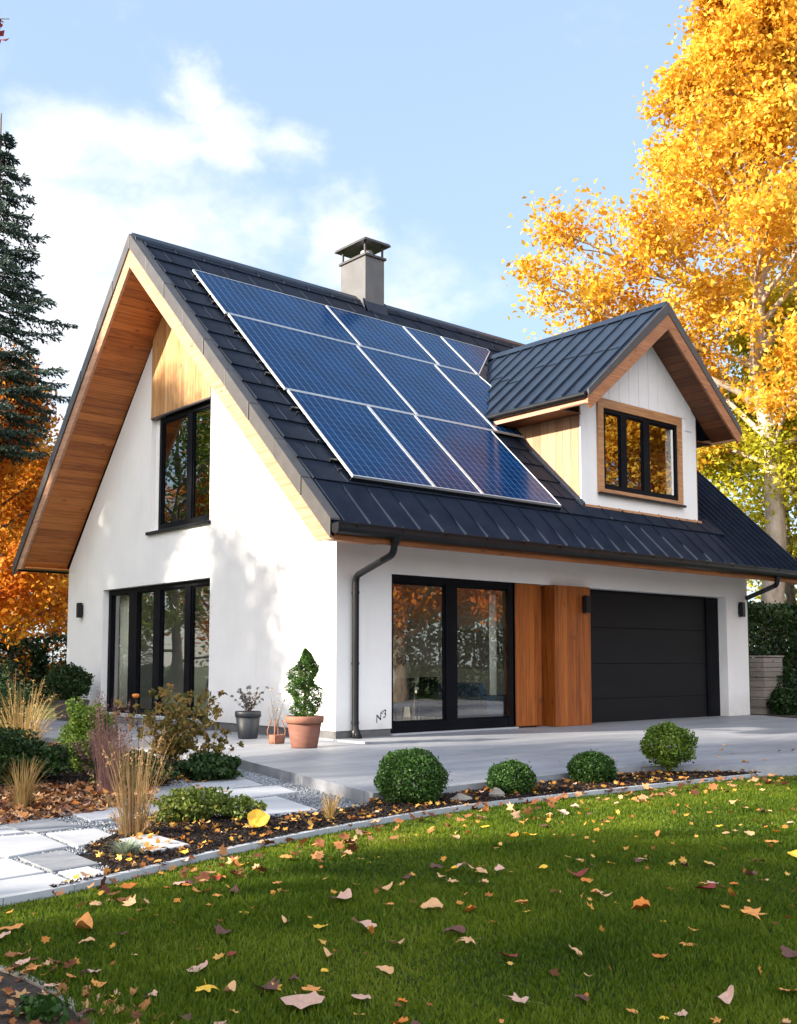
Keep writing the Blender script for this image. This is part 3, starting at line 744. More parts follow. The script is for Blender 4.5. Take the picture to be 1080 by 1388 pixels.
downpipe(bend([(11.05, -1.40, 3.12), (11.05, -1.38, 2.92), (12.15, .08, 2.72), (12.17, .10, .1)]))

# ---------------- solar panels (in roof-plane coordinates: u = x, v = slope distance from the eave)
def sv(y): return (y - YE)/math.cos(cR)
VAL = lambda y: max(5.03 if y > 1.34 else 9.0, inv_valley_x(y) - .30)
def clip_right(poly):
    """clip with the line parallel to the dormer valley"""
    def inside(p): return p[0] <= VAL(YE + p[1]*math.cos(cR))
    out = []
    for i in range(len(poly)):
        a, b = poly[i], poly[(i+1) % len(poly)]
        ia, ib = inside(a), inside(b)
        if ia: out.append(a)
        if ia != ib:
            lo, hi = 0.0, 1.0
            for _ in range(30):
                t = (lo+hi)/2; p = (a[0]+(b[0]-a[0])*t, a[1]+(b[1]-a[1])*t)
                if inside(p) == ia: lo = t
                else: hi = t
            out.append(p)
    return out
def inset(poly, d):
    n = len(poly); out = []
    for i in range(n):
        p0, p1, p2 = (Vector(poly[(i-1) % n]), Vector(poly[i]), Vector(poly[(i+1) % n]))
        e1 = (p1-p0).normalized(); e2 = (p2-p1).normalized()
        n1 = Vector((-e1.y, e1.x)); n2 = Vector((-e2.y, e2.x))
        k = (n1+n2); k = k/ max(.3, k.dot(n1))
        out.append(tuple(p1 + k*d))
    return out
y1, y2, y3, y4 = 4.50, 3.235, 1.33, -.52
rows = [('top', y2, y1, [(-.25, 3.0), (3.0, 5.2), (5.2, 6.38), (6.38, 7.95)]),
        ('middle', y3, y2, [(-.2, 2.86), (2.86, 5.02), (5.02, 7.0)]),
        ('bottom', y4, y3, [(-.15, 1.62), (1.62, 2.76), (2.76, 4.84)])]
ordn = ['first from the gable', 'second from the gable', 'third from the gable', 'cut off beside the dormer roof']
for rn, ya, yb, cols_ in rows:
    for i, (xa, xb) in enumerate(cols_):
        poly = [(xa+.012, sv(ya)+.012), (xb-.012, sv(ya)+.012), (xb-.012, sv(yb)-.012), (xa+.012, sv(yb)-.012)]
        poly = clip_right(poly)
        ctr = Vector(PR((xa+xb)/2, 0, 0))
        fmap = lambda u, v, h: PR(u, v, h)
        # local frame so that cell lines follow the panel
        Mx = Matrix.Identity(4)
        ux = Vector((1, 0, 0)); uy = Vector((0, math.cos(cR), math.sin(cR))); uz = ux.cross(uy)
        Mx = Matrix(((ux.x, uy.x, uz.x, 0), (ux.y, uy.y, uz.y, 0), (ux.z, uy.z, uz.z, 0), (0, 0, 0, 1)))
        org = Vector(PR(xa, sv(ya), .13)); Mx.translation = org
        loc = [(u - xa, v - sv(ya)) for u, v in poly]
        o = MB().prism(inset(loc, .012), lambda u, v, h: (u, v, h), -.008, .004).build('solar_panel', M['cells'], house)
        o.matrix_local = Mx
        o['label'] = 'blue solar panel with white frame lines'
        fr = MB().prism(loc, lambda u, v, h: (u, v, h), -.03, .012, [inset(loc, .02)]).build('panel_frame', M['alu'], o, .0)
for y in (4.15, 3.6, 2.8, 1.75, .95, -.15):
    v = sv(y); xe = min(VAL(y) - .1, 7.6) if y > 1.33 else 4.85
    mr_ = MB().hexa([PR(-.29, v-.02, .03), PR(xe, v-.02, .03), PR(xe, v+.02, .03), PR(-.29, v+.02, .03), PR(-.29, v-.02, .09), PR(xe, v-.02, .09), PR(xe, v+.02, .09), PR(-.29, v+.02, .09)]); mr_.build('mounting_rail', M['black'], house)
for k in range(17):
    y = y4 + .15 + (y1 - y4 - .3)*k/16; v = sv(y)
    if k % 2: continue
    ch = MB(); ch.tube([PR(-.27, v, .05), PR(-.27, v, .11)], .018, 8)
    ch.obox(PR(-.29, v-.012, .10), (.05, 0, 0), Vector(PR(0, .03, 0)) - Vector(PR(0, 0, 0)), Vector(PR(0, 0, .015)) - Vector(PR(0, 0, 0))); ch.build('panel_clamp', M['black'], house)
# dark skirt along panel bottom and left
MB().hexa([PR(-.15, sv(y4)-.0, .03), PR(4.84, sv(y4), .03), PR(4.84, sv(y4)+.02, .03), PR(-.15, sv(y4)+.02, .03), PR(-.15, sv(y4), .10), PR(4.84, sv(y4), .10), PR(4.84, sv(y4)+.02, .10), PR(-.15, sv(y4)+.02, .10)]).build('panel_skirt', M['black'], house)

# ---------------- chimney
ch_ = MB().box((4.64, 5.08, 8.9), (5.21, 6.02, 10.66)).build('chimney', M['chimney'], house, .01)
MB().box((4.60, 5.04, 10.662), (5.25, 6.06, 10.72)).build('chimney_collar', M['verge'], ch_, .006)
cc = MB()
cc.hexa([(4.53, 4.96, 10.99), (5.32, 4.96, 10.99), (5.32, 6.14, 10.99), (4.53, 6.14, 10.99), (4.55, 4.98, 11.05), (5.30, 4.98, 11.05), (5.30, 6.12, 11.05), (4.55, 6.12, 11.05)])
cc.add([(4.55, 4.98, 11.051), (5.30, 4.98, 11.051), (5.30, 6.12, 11.051), (4.55, 6.12, 11.051), (4.92, 5.4, 11.13), (4.92, 5.7, 11.13)], [(0, 1, 4), (1, 2, 5, 4), (2, 3, 5), (3, 0, 4, 5)])
cc.build('chimney_cap', M['verge'], ch_)
for x, y in ((4.66, 5.12), (5.18, 5.12), (4.66, 5.96), (5.18, 5.96)):
    MB().box((x - .02, y - .02, 10.72), (x + .02, y + .02, 10.99)).build('cap_leg', M['verge'], ch_)
MB().lathe([(.15, 0), (.15, .16), (.12, .2), (.11, .2), (.11, .02)], (4.92, 5.38, 10.72)).build('flue', M['alu'], ch_)
MB().hexa([(4.58, 4.86, TOPR(4.86)+.03), (5.27, 4.86, TOPR(4.86)+.03), (5.27, 5.1, TOPR(5.1)+.03), (4.58, 5.1, TOPR(5.1)+.03), (4.58, 5.0, TOPR(4.86)+.16), (5.27, 5.0, TOPR(4.86)+.16), (5.27, 5.1, TOPR(5.1)+.24), (4.58, 5.1, TOPR(5.1)+.24)]).build('chimney_flashing', M['roofmetal'], ch_)

# ---------------- dormer
YD = -.23; XD0, XD1 = 5.85, 9.81; XM = 7.82; ZM = 8.60; HS = 2.62; DS = .865; YF = -.95
TD = lambda x: ZM - DS*abs(x - XM)
ZDE = TD(XM - HS)
wz = lambda x: TD(x) - .22
# front wall with window opening, boards above, plain render around
DW = (6.50, 8.92, 4.69, 6.36)
MB().prism([(XD0, 4.20), (XD1, 4.20), (XD1, wz(XD1)), (XM, wz(XM)), (XD0, wz(XD0))], F_, YD, YD + .16, [rect(DW[0]+.03, DW[1]-.03, DW[2]+.03, DW[3]-.03)]).build('dormer_wall', M['stucco'], house)
# vertical white boards in the gable triangle
bb = MB(); x = 6.08
while x < 9.62:
    x1 = min(x + .33, 9.62)
    zlo = 6.56 if (x1 > 6.37 and x < 9.21) else 6.30
    zt = lambda q: wz(q) - .01
    a, b = x + .006, x1 - .006
    if a < XM < b: pts = [(a, zlo), (b, zlo), (b, zt(b)), (XM, zt(XM)), (a, zt(a))]
    else: pts = [(a, zlo), (b, zlo), (b, zt(b)), (a, zt(a))]
    if zt(a) > zlo + .02 and zt(b) > zlo + .02: bb.prism(pts, F_, YD - .028, YD - .001)
    x = x1
bb.build('dormer_boards', M['white'], house, .003)
for xw, nm in ((XD0, 'dormer_cheek'), (XD1 - .05, 'dormer_cheek')):
    yt = lambda z: YR - (ZR - z)/SR
    zt_ = wz(xw + .05)
    MB().prism([(YD + .001, TOPR(YD) - .3), (YD + .001, zt_), (yt(zt_) + .3, zt_), (yt(zt_) + .3, TOPR(yt(zt_)+.3) - .3)], G, xw - .022 if xw < 7 else xw, xw + .05 if xw < 7 else xw + .072).build(nm, M['cheek'], house)
# corner board, casing, sill, skirt
MB().box((XD0 - .03, YD - .03, 4.22), (XD0 + .21, YD - .001, wz(XD0) + .1)).build('corner_board', M['white'], house, .004)
MB().prism(rect(6.35, 9.22, 4.60, 6.55), F_, YD - .055, YD - .002, [rect(6.52, 9.05, 4.70, 6.36)]).build('window_casing', M['casing'], house, .005)
window('dormer_window', F_, 6.52, 9.05, 4.70, 6.36, (YD - .03, YD + .06), [(7.10, 7.30), (7.86, 8.08)], .08, M['glassfront'], bot=.09)
MB().box((6.33, YD - .10, 4.57), (9.26, YD - .05, 4.62)).build('window_sill', M['black'], house, .004)
MB().box((XD0 - .08, YD - .07, 4.24), (XD1 + .06, YD - .031, 4.33)).build('dormer_skirt', M['casing'], house, .004)
MB().box((XD0 - .10, YD - .12, 4.10), (XD1 + .08, YD - .032, 4.235)).build('dormer_flashing', M['roofmetal'], house, .006)
MB().hexa([(XD0-.12, YD - .12, TOPR(YD-.12)+.0), (XD0-.025, YD - .12, TOPR(YD-.12)+.0), (XD0-.025, 2.3, TOPR(2.3)+.0), (XD0-.12, 2.3, TOPR(2.3)+.0), (XD0-.10, YD - .12, TOPR(YD-.12)+.09), (XD0-.024, YD - .12, TOPR(YD-.12)+.14), (XD0-.024, 2.3, TOPR(2.3)+.14), (XD0-.10, 2.3, TOPR(2.3)+.09)]).build('cheek_flashing', M['roofmetal'], house)
# dormer roof
cD = math.atan(DS)
def PD(side, y, s_, h=0.0):
    """s_ measured up the slope from the eave"""
    return (XM + side*(HS - s_*math.cos(cD) + h*math.sin(cD)), y, ZDE + s_*math.sin(cD) + h*math.cos(cD))
LD = HS/math.cos(cD)
ymeet = lambda z: YR - (ZR - z)/SR + .12
dm = MB()
for sd in (-1, 1):
    ye_, yr_ = ymeet(ZDE), ymeet(ZM)
    vs = [PD(sd, YF, 0, 0), PD(sd, ye_, 0, 0), PD(sd, yr_, LD, 0), PD(sd, YF, LD, 0)]
    vb = [PD(sd, YF, 0, -.10), PD(sd, ye_, 0, -.10), PD(sd, yr_, LD, -.10), PD(sd, YF, LD, -.10)]
    dm.hexa(vb + vs)
rr = random.Random(5)
rbm = dm
for sd in (-1, 1):
    y = YF + .16
    while y < ymeet(ZM) - .1:
        z0 = 0.0
        if y > ymeet(ZDE):
            z0 = ((ZR - (YR - y + .12)*SR) - ZDE)/math.sin(cD)
        z0 = max(0, z0)
        if z0 < LD - .1:
            # each rib is broken by small steps where the sheets overlap
            brk = LD*rr.uniform(.42, .58)
            segs = [(z0, max(z0, brk)), (max(z0, brk), LD - .03)]
            for j, (a, b) in enumerate(segs):
                if b - a < .05: continue
                hh = .058 if j == 0 else .045
                rbm.hexa([PD(sd, y, a, -.02), PD(sd, y+.045, a, -.02), PD(sd, y+.045, b, -.02), PD(sd, y, b, -.02), PD(sd, y+.008, a, hh), PD(sd, y+.036, a, hh), PD(sd, y+.036, b, hh-.012), PD(sd, y+.008, b, hh-.012)])
            if brk > z0:
                rbm.hexa([PD(sd, y+.05, brk, .0), PD(sd, y+.40, brk, .0), PD(sd, y+.40, brk+.25, -.0), PD(sd, y+.05, brk+.25, -.0), PD(sd, y+.05, brk, .022), PD(sd, y+.40, brk, .022), PD(sd, y+.40, brk+.25, .003), PD(sd, y+.05, brk+.25, .003)])
        y += .42
droof = dm.build('dormer_roof', M['roofmetal'], house)
MB().prism([(XM - .14, TD(XM-.14) + .05), (XM, ZM + .085), (XM + .14, TD(XM+.14) + .05), (XM, ZM + .05)], F_, YF, ymeet(ZM)).build('ridge_cap', M['roofmetal'], droof)
# valley flashing
a0 = Vector((XM - HS - .10, ymeet(ZDE) - .12, TOPR(ymeet(ZDE) - .12) + .06)); b0 = Vector((XM, ymeet(ZM) - .12, TOPR(ymeet(ZM) - .12) + .06))
dv = Vector((.36, 0, 0))
MB().hexa([tuple(a0 - dv*.6 - Vector((0, 0, .05))), tuple(a0 + dv*.5 - Vector((0, 0, .05))), tuple(b0 + dv*.1 - Vector((0, 0, .05))), tuple(b0 - dv*.9 - Vector((0, 0, .05))), tuple(a0 - dv*.6), tuple(a0 + dv*.5), tuple(b0 + dv*.1), tuple(b0 - dv*.9)]).build('valley_flashing', M['roofmetal'], droof)
# barge boards, soffit, verge of the dormer
def dline(x, d): return TD(x) - d
for sd in (-1, 1):
    xe = XM + sd*HS
    xi = XM + sd*(HS - .0)
    MB().prism([(XM + sd*.002, ZM + .05), (xe, ZDE + .05), (xe, ZDE - .09), (XM + sd*.002, ZM - .20)], F_, YF - .035, YF - .01).build('verge_trim', M['verge'], droof, .003)
    MB().prism([(XM + sd*.002, ZM - .20), (xe, ZDE - .09), (xe, ZDE - .22), (xe - sd*.10, ZDE - .30), (XM + sd*.002, ZM - .52)], F_, YF - .02, YF + .03).build('barge_board', M['dbarge'], droof, .003)
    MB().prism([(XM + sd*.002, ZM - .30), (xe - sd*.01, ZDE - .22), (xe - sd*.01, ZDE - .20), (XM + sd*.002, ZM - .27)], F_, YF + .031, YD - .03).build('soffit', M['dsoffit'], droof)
# eave sides: fascia and gutter left and right of the dormer
for sd in (-1, 1):
    xe = XM + sd*HS
    x0, x1 = sorted((xe - sd*.06, xe - sd*.02))
    MB().box((x0, YF + .032, ZDE - .22), (x1, ymeet(ZDE) + .05, ZDE - .10)).build('fascia', M['barge'], droof)
    x0, x1 = sorted((xe - sd*.065, XD0 + .0 if sd < 0 else XD1))
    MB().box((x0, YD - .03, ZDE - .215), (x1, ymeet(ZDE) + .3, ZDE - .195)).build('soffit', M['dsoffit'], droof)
    MB().tube([(xe + sd*.03, YF + .0, ZDE - .055), (xe + sd*.03, ymeet(ZDE) - .05, ZDE - .055)], .062, 12).build('gutter', M['black'], droof)

# ---------------- wall lamps
def lamp(loc, rz):
    o = MB().box((-.07, -.12, -.17), (.07, -.03, .17)).box((-.045, -.03, -.12), (.045, 0, .12)).box((-.05, -.128, -.15), (.05, -.121, .15)).build('wall_lamp', M['black'], house, .006)
    o.location = loc; o.rotation_euler = (0, 0, rz)
    return o
lamp((-.002, 9.68, 2.42), -PI/2)
lamp((6.00, -.132, 2.36), 0)
lamp((11.75, .0, 2.45), 0)
# house number written by hand beside the patio door
cu = bpy.data.curves.new('house_number', 'FONT'); cu.body = 'N°3'; cu.size = .17; cu.extrude = .001; cu.shear = .5; cu.space_character = .8
tx = bpy.data.objects.new('house_number', cu); col.objects.link(tx)
dg = bpy.context.evaluated_depsgraph_get(); me = bpy.data.meshes.new_from_object(tx.evaluated_get(dg))
bpy.data.objects.remove(tx)
hn = bpy.data.objects.new('house_number', me); link(hn, house); me.materials.clear(); me.materials.append(M['black'])
hn.location = (.83, -.001, .22); hn.rotation_euler = (R_(90), R_(-25), 0)

# ================================================================== interior furniture seen through the glass
t = thing('dining_table', 'pale timber dining table behind the left pane of the patio door', 'table', (1.55, 1.15, .03))
MB().box((-.75, -.45, .70), (.85, .45, .75)).build('tabletop', M['fabriclight'], t, .01)
for sx in (-.68, .76):
    for sy in (-.38, .36):
        MB().box((sx-.03, sy-.03, 0), (sx+.03, sy+.03, .70)).build('leg', M['oak'], t)
def chair(loc, rz, lab):
    c = thing('chair', lab, 'chair', loc, rz, 'chairs at the dining table')
    MB().box((-.24, -.24, .42), (.24, .24, .48)).build('seat', M['fabricdark'], c, .02)
    MB().hexa([(-.24, .20, .48), (.24, .20, .48), (.24, .25, .48), (-.24, .25, .48), (-.22, .28, .92), (.22, .28, .92), (.22, .32, .92), (-.22, .32, .92)]).build('backrest', M['winframe'], c, .015)
    for sx in (-.2, .2):
        for sy in (-.2, .2):
            MB().tube([(sx, sy, .42), (sx*1.15, sy*1.15, 0)], [.018, .012], 8).build('leg', M['winframe'], c)
chair((2.62, .95, .03), R_(-80), 'dark chair at the right end of the dining table inside the patio door')
chair((1.75, .62, .03), R_(180), 'dark chair at the near side of the dining table inside the patio door')
s_ = thing('sofa', 'dark blue sofa with a pale cushion behind the right pane of the patio door', 'sofa', (4.2, 1.4, .03), R_(90))
MB().box((-.9, -.42, .12), (.9, .42, .42)).build('seat', M['fabricdark'], s_, .04)
MB().box((-.9, .28, .42), (.9, .46, .80)).build('backrest', M['fabricdark'], s_, .04)
MB().box((-1.08, -.42, .12), (-.9, .46, .58)).build('armrest', M['fabricdark'], s_, .04)
MB().box((.9, -.42, .12), (1.08, .46, .58)).build('armrest', M['fabricdark'], s_, .04)
MB().hexa([(-.6, .05, .43), (-.1, .05, .43), (-.1, .2, .43), (-.6, .2, .43), (-.6, .2, .85), (-.1, .2, .85), (-.1, .27, .85), (-.6, .27, .85)]).build('cushion', M['fabriclight'], s_, .03)
k = thing('kitchen_island', 'pale grey island unit behind the right panes of the folding door', 'kitchen unit', (1.9, 5.3, .03))
MB().box((-.4, -1.3, .0), (.4, 1.3, .85)).build('cabinet', M['chimney'], k, .01)
MB().box((-.45, -1.35, .852), (.45, 1.35, .9)).build('worktop', M['slab'], k, .006)
def curtain(loc, length, axis, lab):
    m = MB(); n = 40
    pts = []
    for i in range(n+1):
        a = i/n; pts.append((a*length, .035*math.sin(a*length*38)))
    vs = []; fs = []
    for (a, b) in pts:
        p = (a, b) if axis == 0 else (b, a)
        vs += [(p[0], p[1], 0), (p[0], p[1], 2.6)]
    for i in range(n): fs.append((2*i, 2*i+2, 2*i+3, 2*i+1))
    o = m.add(vs, fs, True).build('curtain', M['inner'], None, 0, False); o.location = loc
    sd = o.modifiers.new('th', 'SOLIDIFY'); sd.thickness = .004
    return tag(o, lab, 'curtain')
curtain((.42, 7.9, .1), .7, 1, 'grey curtain gathered at the left end of the folding door')
curtain((3.92, .42, .1), .22, 0, 'pale curtain gathered at the right side of the patio door')
v = MB().lathe([(.0, 0), (.07, 0), (.10, .12), (.08, .26), (.05, .32), (.06, .34)], (2.15, 1.2, .785), 20).build('vase', M['white'])
tag(v, 'white vase with pale flowers on the dining table', 'vase')
lv = leaf_quads(RNG.normal(size=(220, 3))*np.array([.09, .09, .07]) + np.array([2.15, 1.2, 1.22]), .07, RNG)
fl = np_mesh('flowers', lv, [(0, 1, 2, 3)], M['strawyellow']); tag(fl, 'pale yellow flowers standing in the white vase', 'flowers')
p_ = MB().box((5.06, 1.1, 1.1), (5.095, 2.6, 1.9)).build('wall_picture', M['fabriclight']); tag(p_, 'pale picture on the inner wall behind the patio door', 'picture')

# ================================================================== VEGETATION
def V3(*a): return np.array(a, float)
def broadleaf(name, loc, H, r0, z0, env, nlimb, nleaf, lsize, leaf, bark, seed, label, cat='tree', group=None, sig=.34, el=(28, 62), lean=(0, 0), nsub=6, detail=True, upb=.5, aim=None):
    rg = np.random.default_rng(seed)
    t = thing(name, label, cat, loc, 0, group)
    m = MB()
    n = 9
    tp = [V3(lean[0]*(k/n)**1.5 + rg.normal()*.012*H*(k > 1), lean[1]*(k/n)**1.5 + rg.normal()*.012*H*(k > 1), H*.93*k/n) for k in range(n+1)]
    tr = [r0*(1 - .93*(k/n)**.8) * (1.35 if k == 0 else 1) for k in range(n+1)]
    m.tube([V3(0, 0, -.15)] + tp[1:], tr, 12)
    tp[0] = V3(0, 0, 0)
    def trunk_at(z):
        f = min(max(z/(H*.93)*n, 0), n - 1e-4); i = int(f); return tp[i]*(1-(f-i)) + tp[i+1]*(f-i), tr[i]*(1-(f-i)) + tr[i+1]*(f-i)
    cl = []; wt = []
    az = rg.uniform(0, 6.28)
    for i in range(nlimb):
        f = (i + .5)/nlimb
        zs = z0 + (H*.92 - z0)*f**1.05
        az += 2.39996 + rg.normal()*.25
        a = az if aim is None or rg.random() > .4 else aim + rg.normal()*.5
        p, tr_ = trunk_at(zs)
        e = R_(el[0] + (el[1]-el[0])*f + rg.normal()*6)
        # length so that the tip reaches the envelope
        L = 1.0
        for _ in range(4):
            zt = min(zs + L*math.sin(e)*1.0, H*1.02); L = max(.5, env(zt))/max(.35, math.cos(e))
        L *= rg.uniform(.78, 1.06)
        d = V3(math.cos(a)*math.cos(e), math.sin(a)*math.cos(e), math.sin(e))
        pts = [p]; k = 7
        for j in range(k):
            d = d + rg.normal(size=3)*.10 + V3(0, 0, -.02 + .05*(j > 3)); d /= np.linalg.norm(d)
            pts.append(pts[-1] + d*L/k)
        rl = min(tr_*.62, .012*L + .03)
        m.tube(pts, [rl*(1 - .88*j/k) for j in range(k+1)], 7, cap=False)
        for s in range(nsub):
            f2 = .28 + .72*(s + rg.random()*.6)/nsub; fj = f2*k; j = min(int(fj), k-1); q = pts[j]*(1-(fj-j)) + pts[min(j+1, k)]*(fj-j)
            dd = pts[min(j+1, k)] - pts[j]; dd /= np.linalg.norm(dd)
            sd = dd + rand_dirs(1, rg)[0]*.95 + V3(0, 0, .12); sd /= np.linalg.norm(sd)
            Ls = L*.34*(1.25 - f2*.7)*rg.uniform(.7, 1.2)
            sp = [q]
            for _ in range(4):
                sd = sd + rg.normal(size=3)*.16; sd /= np.linalg.norm(sd); sp.append(sp[-1] + sd*Ls/4)
            if detail: m.tube(sp, [rl*.34, rl*.26, rl*.2, rl*.13, .006], 5, cap=False)
            cl += sp[2:]; wt += [1]*3
            for _ in range(3):
                td = sd + rand_dirs(1, rg)[0]*1.1; td /= np.linalg.norm(td)
                b0 = sp[rg.integers(1, 4)]; e0 = b0 + td*Ls*rg.uniform(.3, .6)
                if detail: m.tube([b0, (b0+e0)/2 + rg.normal(size=3)*.03, e0], [rl*.13, rl*.08, .004], 4, cap=False)
                cl += [e0, (b0+e0)/2]; wt += [1.5, .8]
        cl += pts[-2:]; wt += [1, 1.2]
    m.build('trunk', bark, t, fix=False)
    cl = np.array(cl); wt = np.array(wt); wt = wt * rg.uniform(.3, 1.7, len(wt)); wt /= wt.sum()
    ids = rg.choice(len(cl), nleaf, p=wt)
    s_ = sig * (0.6 + .8*rg.random(len(cl)))[ids]
    c = cl[ids] + np.clip(rg.normal(size=(nleaf, 3)), -1.7, 1.7)*s_[:, None]*V3(1, 1, .72)
    np_mesh('crown', leaf_quads(c, lsize, rg, upb), [(0, 1, 2, 3)], leaf, t)
    return t

def interp(pts):
    xs = [p[0] for p in pts]; ys = [p[1] for p in pts]
    return lambda z: float(np.interp(z, xs, ys))

broadleaf('maple_tree', (19.0, 3.4, -.1), 25, .42, 6.8, interp([(4, 3.8), (9, 4.6), (13.5, 5.5), (16, 5.2), (19, 3.9), (21.5, 2.3), (25, 1.0)]), 52, 108000, .185,
          M['maple'], M['palebark'], 21, 'very tall golden yellow maple with pale trunk rising behind the right end of the house', sig=.33, nsub=8)
broadleaf('ash_tree', (21.5, 4.2, -.1), 12.5, .2, 1.5, interp([(1, 3), (5, 4.2), (9, 3.4), (13, 1)]), 30, 42000, .17, M['green_gold'], M['bark'], 22,
          'lower yellow green tree behind the garage end, under the golden maple', sig=.42)
broadleaf('lime_tree', (27.0, 2.5, -.1), 15, .22, 1.5, interp([(1, 3), (5, 4.2), (10, 3.6), (15, 1)]), 30, 36000, .18, M['green_gold'], M['bark'], 23,
          'yellow green tree at the right picture edge, behind the hedge', sig=.45)
# left background, orange and yellow
broadleaf('beech_tree', (1.2, 19.5, -.1), 10.6, .2, 1.0, interp([(0, 3), (4, 3.6), (8, 2.6), (10.6, 1)]), 30, 34000, .17, M['orangeleaf'], M['bark'], 31,
          'orange beech tree behind the left end of the house, nearest the wall', sig=.36)
broadleaf('cherry_tree', (-1.0, 22.5, -.1), 11.5, .2, 1.0, interp([(0, 3), (5, 3.4), (9, 2.4), (11.5, 1)]), 28, 24000, .18, M['redorange'], M['bark'], 32,
          'red orange tree at the left picture edge behind the spruce', sig=.36)
broadleaf('birch_tree', (5.0, 27.0, -.1), 9.0, .2, .6, interp([(0, 3), (4, 3.6), (9, 1)]), 24, 22000, .2, M['orangeleaf'], M['bark'], 33,
          'farther golden orange tree glimpsed low between the house wall and the left edge', sig=.45)

# spruce
def spruce(loc, H, rmax, seed, label):
    rg = np.random.default_rng(seed)
    t = thing('spruce_tree', label, 'tree', loc)
    m = MB(); m.tube([(0, 0, -.1), (0, 0, H*.5), (0, 0, H)], [.26, .15, .02], 10)
    C = []; A = []
    z = 7.4
    while z < H - .3:
        f = max(0.0, (z - 4.0)/(H - 4.0))
        r = rmax*(1 - f)**.75*min(1, .55 + .45*(z-7.4)/1.5)*(.85 + .15*math.sin(z*2.3))
        nb = 6 if f < .7 else 5
        a0 = rg.uniform(0, 6.28)
        for b in range(nb):
            a = a0 + b*2*PI/nb + rg.normal()*.2
            L = r*rg.uniform(.6, 1.15)
            pts = []
            for j in range(8):
                q = j/7
                pts.append(V3(math.cos(a)*L*q, math.sin(a)*L*q, z + rg.normal()*.02 - .35*L*q*q + .22*L*q**4 + .12*L*q))
            m.tube(pts, [.035*(1-q_/8)+.004 for q_ in range(8)], 5, cap=False)
            side = V3(-math.sin(a), math.cos(a), 0)
            ns = int(10 + L*9)
            for s in range(ns):
                q = .12 + .88*s/ns; i = min(int(q*7), 6); p = pts[i] + (pts[i+1]-pts[i])*(q*7-i)
                sg = 1 if s % 2 else -1
                l2 = (.62*(1.05-q)+.16)*rg.uniform(.6, 1.2)*min(1, L)
                dd = side*sg*.8 + V3(math.cos(a), math.sin(a), 0)*.7 + V3(0, 0, -.38 + rg.normal()*.14)
                dd /= np.linalg.norm(dd)
                kk = int(6 + l2*26)
                for u in range(kk):
                    C.append(p + dd*l2*(u+.5)/kk); A.append(dd + rand_dirs(1, rg)[0]*.75)
        z += .50 + .14*rg.random()
    m.build('trunk', M['bark'], t, fix=False)
    C = np.array(C); A = np.array(A); A /= np.linalg.norm(A, axis=1, keepdims=True)
    n = len(C); B = np.cross(A, rand_dirs(n, rg)); B /= np.linalg.norm(B, axis=1, keepdims=True)
    ln = rg.uniform(.09, .17, n)[:, None]; wd = .026
    v = np.stack([C, C + A*ln*.5 + B*wd, C + A*ln, C + A*ln*.5 - B*wd], axis=1)
    np_mesh('crown', v, [(0, 1, 2, 3)], M['spruce'], t)
    return t
spruce((.15, 16.5, -.1), 17.3, 4.1, 4, 'tall dark green spruce rising at the left picture edge')

# hedges and low shrubs made of many small leaves
def shrub(name, loc, rx, ry, rz, n, size, mat, seed, label, cat='shrub', group=None, core=True, lump=.16, stemh=0.0, stem=True, hollow=.62, ups=.2):
    rg = np.random.default_rng(seed)
    t = thing(name, label, cat, loc, 0, group)
    d = rand_dirs(n, rg)
    ph = rg.uniform(0, 6.28, 6)
    lm = 1 + lump*(np.sin(d[:, 0]*5 + ph[0])*np.cos(d[:, 1]*5 + ph[1]) + .6*np.sin(d[:, 2]*7 + ph[2] + d[:, 0]*3))
    rad = (hollow + (1-hollow)*rg.random(n)**.5)*lm*(1 + .09*(rg.random(n) > .955))
    c = d*rad[:, None]*V3(rx, ry, rz) + V3(0, 0, rz*.96 + stemh)
    c = c[c[:, 2] > .01]
    q = leaf_quads(c, size, rg, ups)
    m = MB()
    if stem:
        for k in range(7):
            a = rg.uniform(0, 6.28); e = V3(math.cos(a)*rx*.5, math.sin(a)*ry*.5, stemh + rz*rg.uniform(.8, 1.5))
            m.tube([V3(0, 0, -.02), e*V3(.3, .3, .5), e], [.02*rz+.006, .012*rz+.004, .003], 6, cap=False)
        m.build('stem', M['stem'], t, fix=False)
    np_mesh('foliage', q, [(0, 1, 2, 3)], mat, t)
    return t
def hedge(name, x0, x1, y0, y1, h, n, size, mat, seed, label):
    rg = np.random.default_rng(seed)
    t = thing(name, label, 'hedge', ((x0+x1)/2, (y0+y1)/2, -.12))
    hx, hy = (x1-x0)/2, (y1-y0)/2
    p = rg.uniform(-1, 1, (n, 3)); f = rg.integers(0, 5, n)
    p[f == 0, 0] = -1; p[f == 1, 0] = 1; p[f == 2, 1] = -1; p[f == 3, 1] = 1; p[f == 4, 2] = 1
    c = np.stack([p[:, 0]*hx, p[:, 1]*hy, (p[:, 2]*.5+.5)*h], axis=1)
    w_ = np.sin(c[:, 0]*3.1 + c[:, 2]*2)*.07 + np.sin(c[:, 1]*4 + c[:, 2]*3)*.06
    c += rg.normal(size=c.shape)*.07 + w_[:, None]
    m = MB(); x = -hx + .2
    while x < hx:
        m.tube([(x, 0, 0), (x + .05, .05, h*.85)], [.04, .015], 6, cap=False)
        for k in range(7):
            z = h*(.2 + .1*k); a = rg.uniform(0, 6.28); m.tube([(x, 0, z), (x + math.cos(a)*.35, math.sin(a)*hy*.8, z + .25)], [.014, .006], 5, cap=False)
        x += .5
    m.build('branches', M['stem'], t, fix=False)
    inn = c*V3(.72, .62, .9); inn = inn[: n//2]
    np_mesh('foliage', leaf_quads(np.concatenate([c, inn]), size, rg, .2), [(0, 1, 2, 3)], mat, t)
    return t
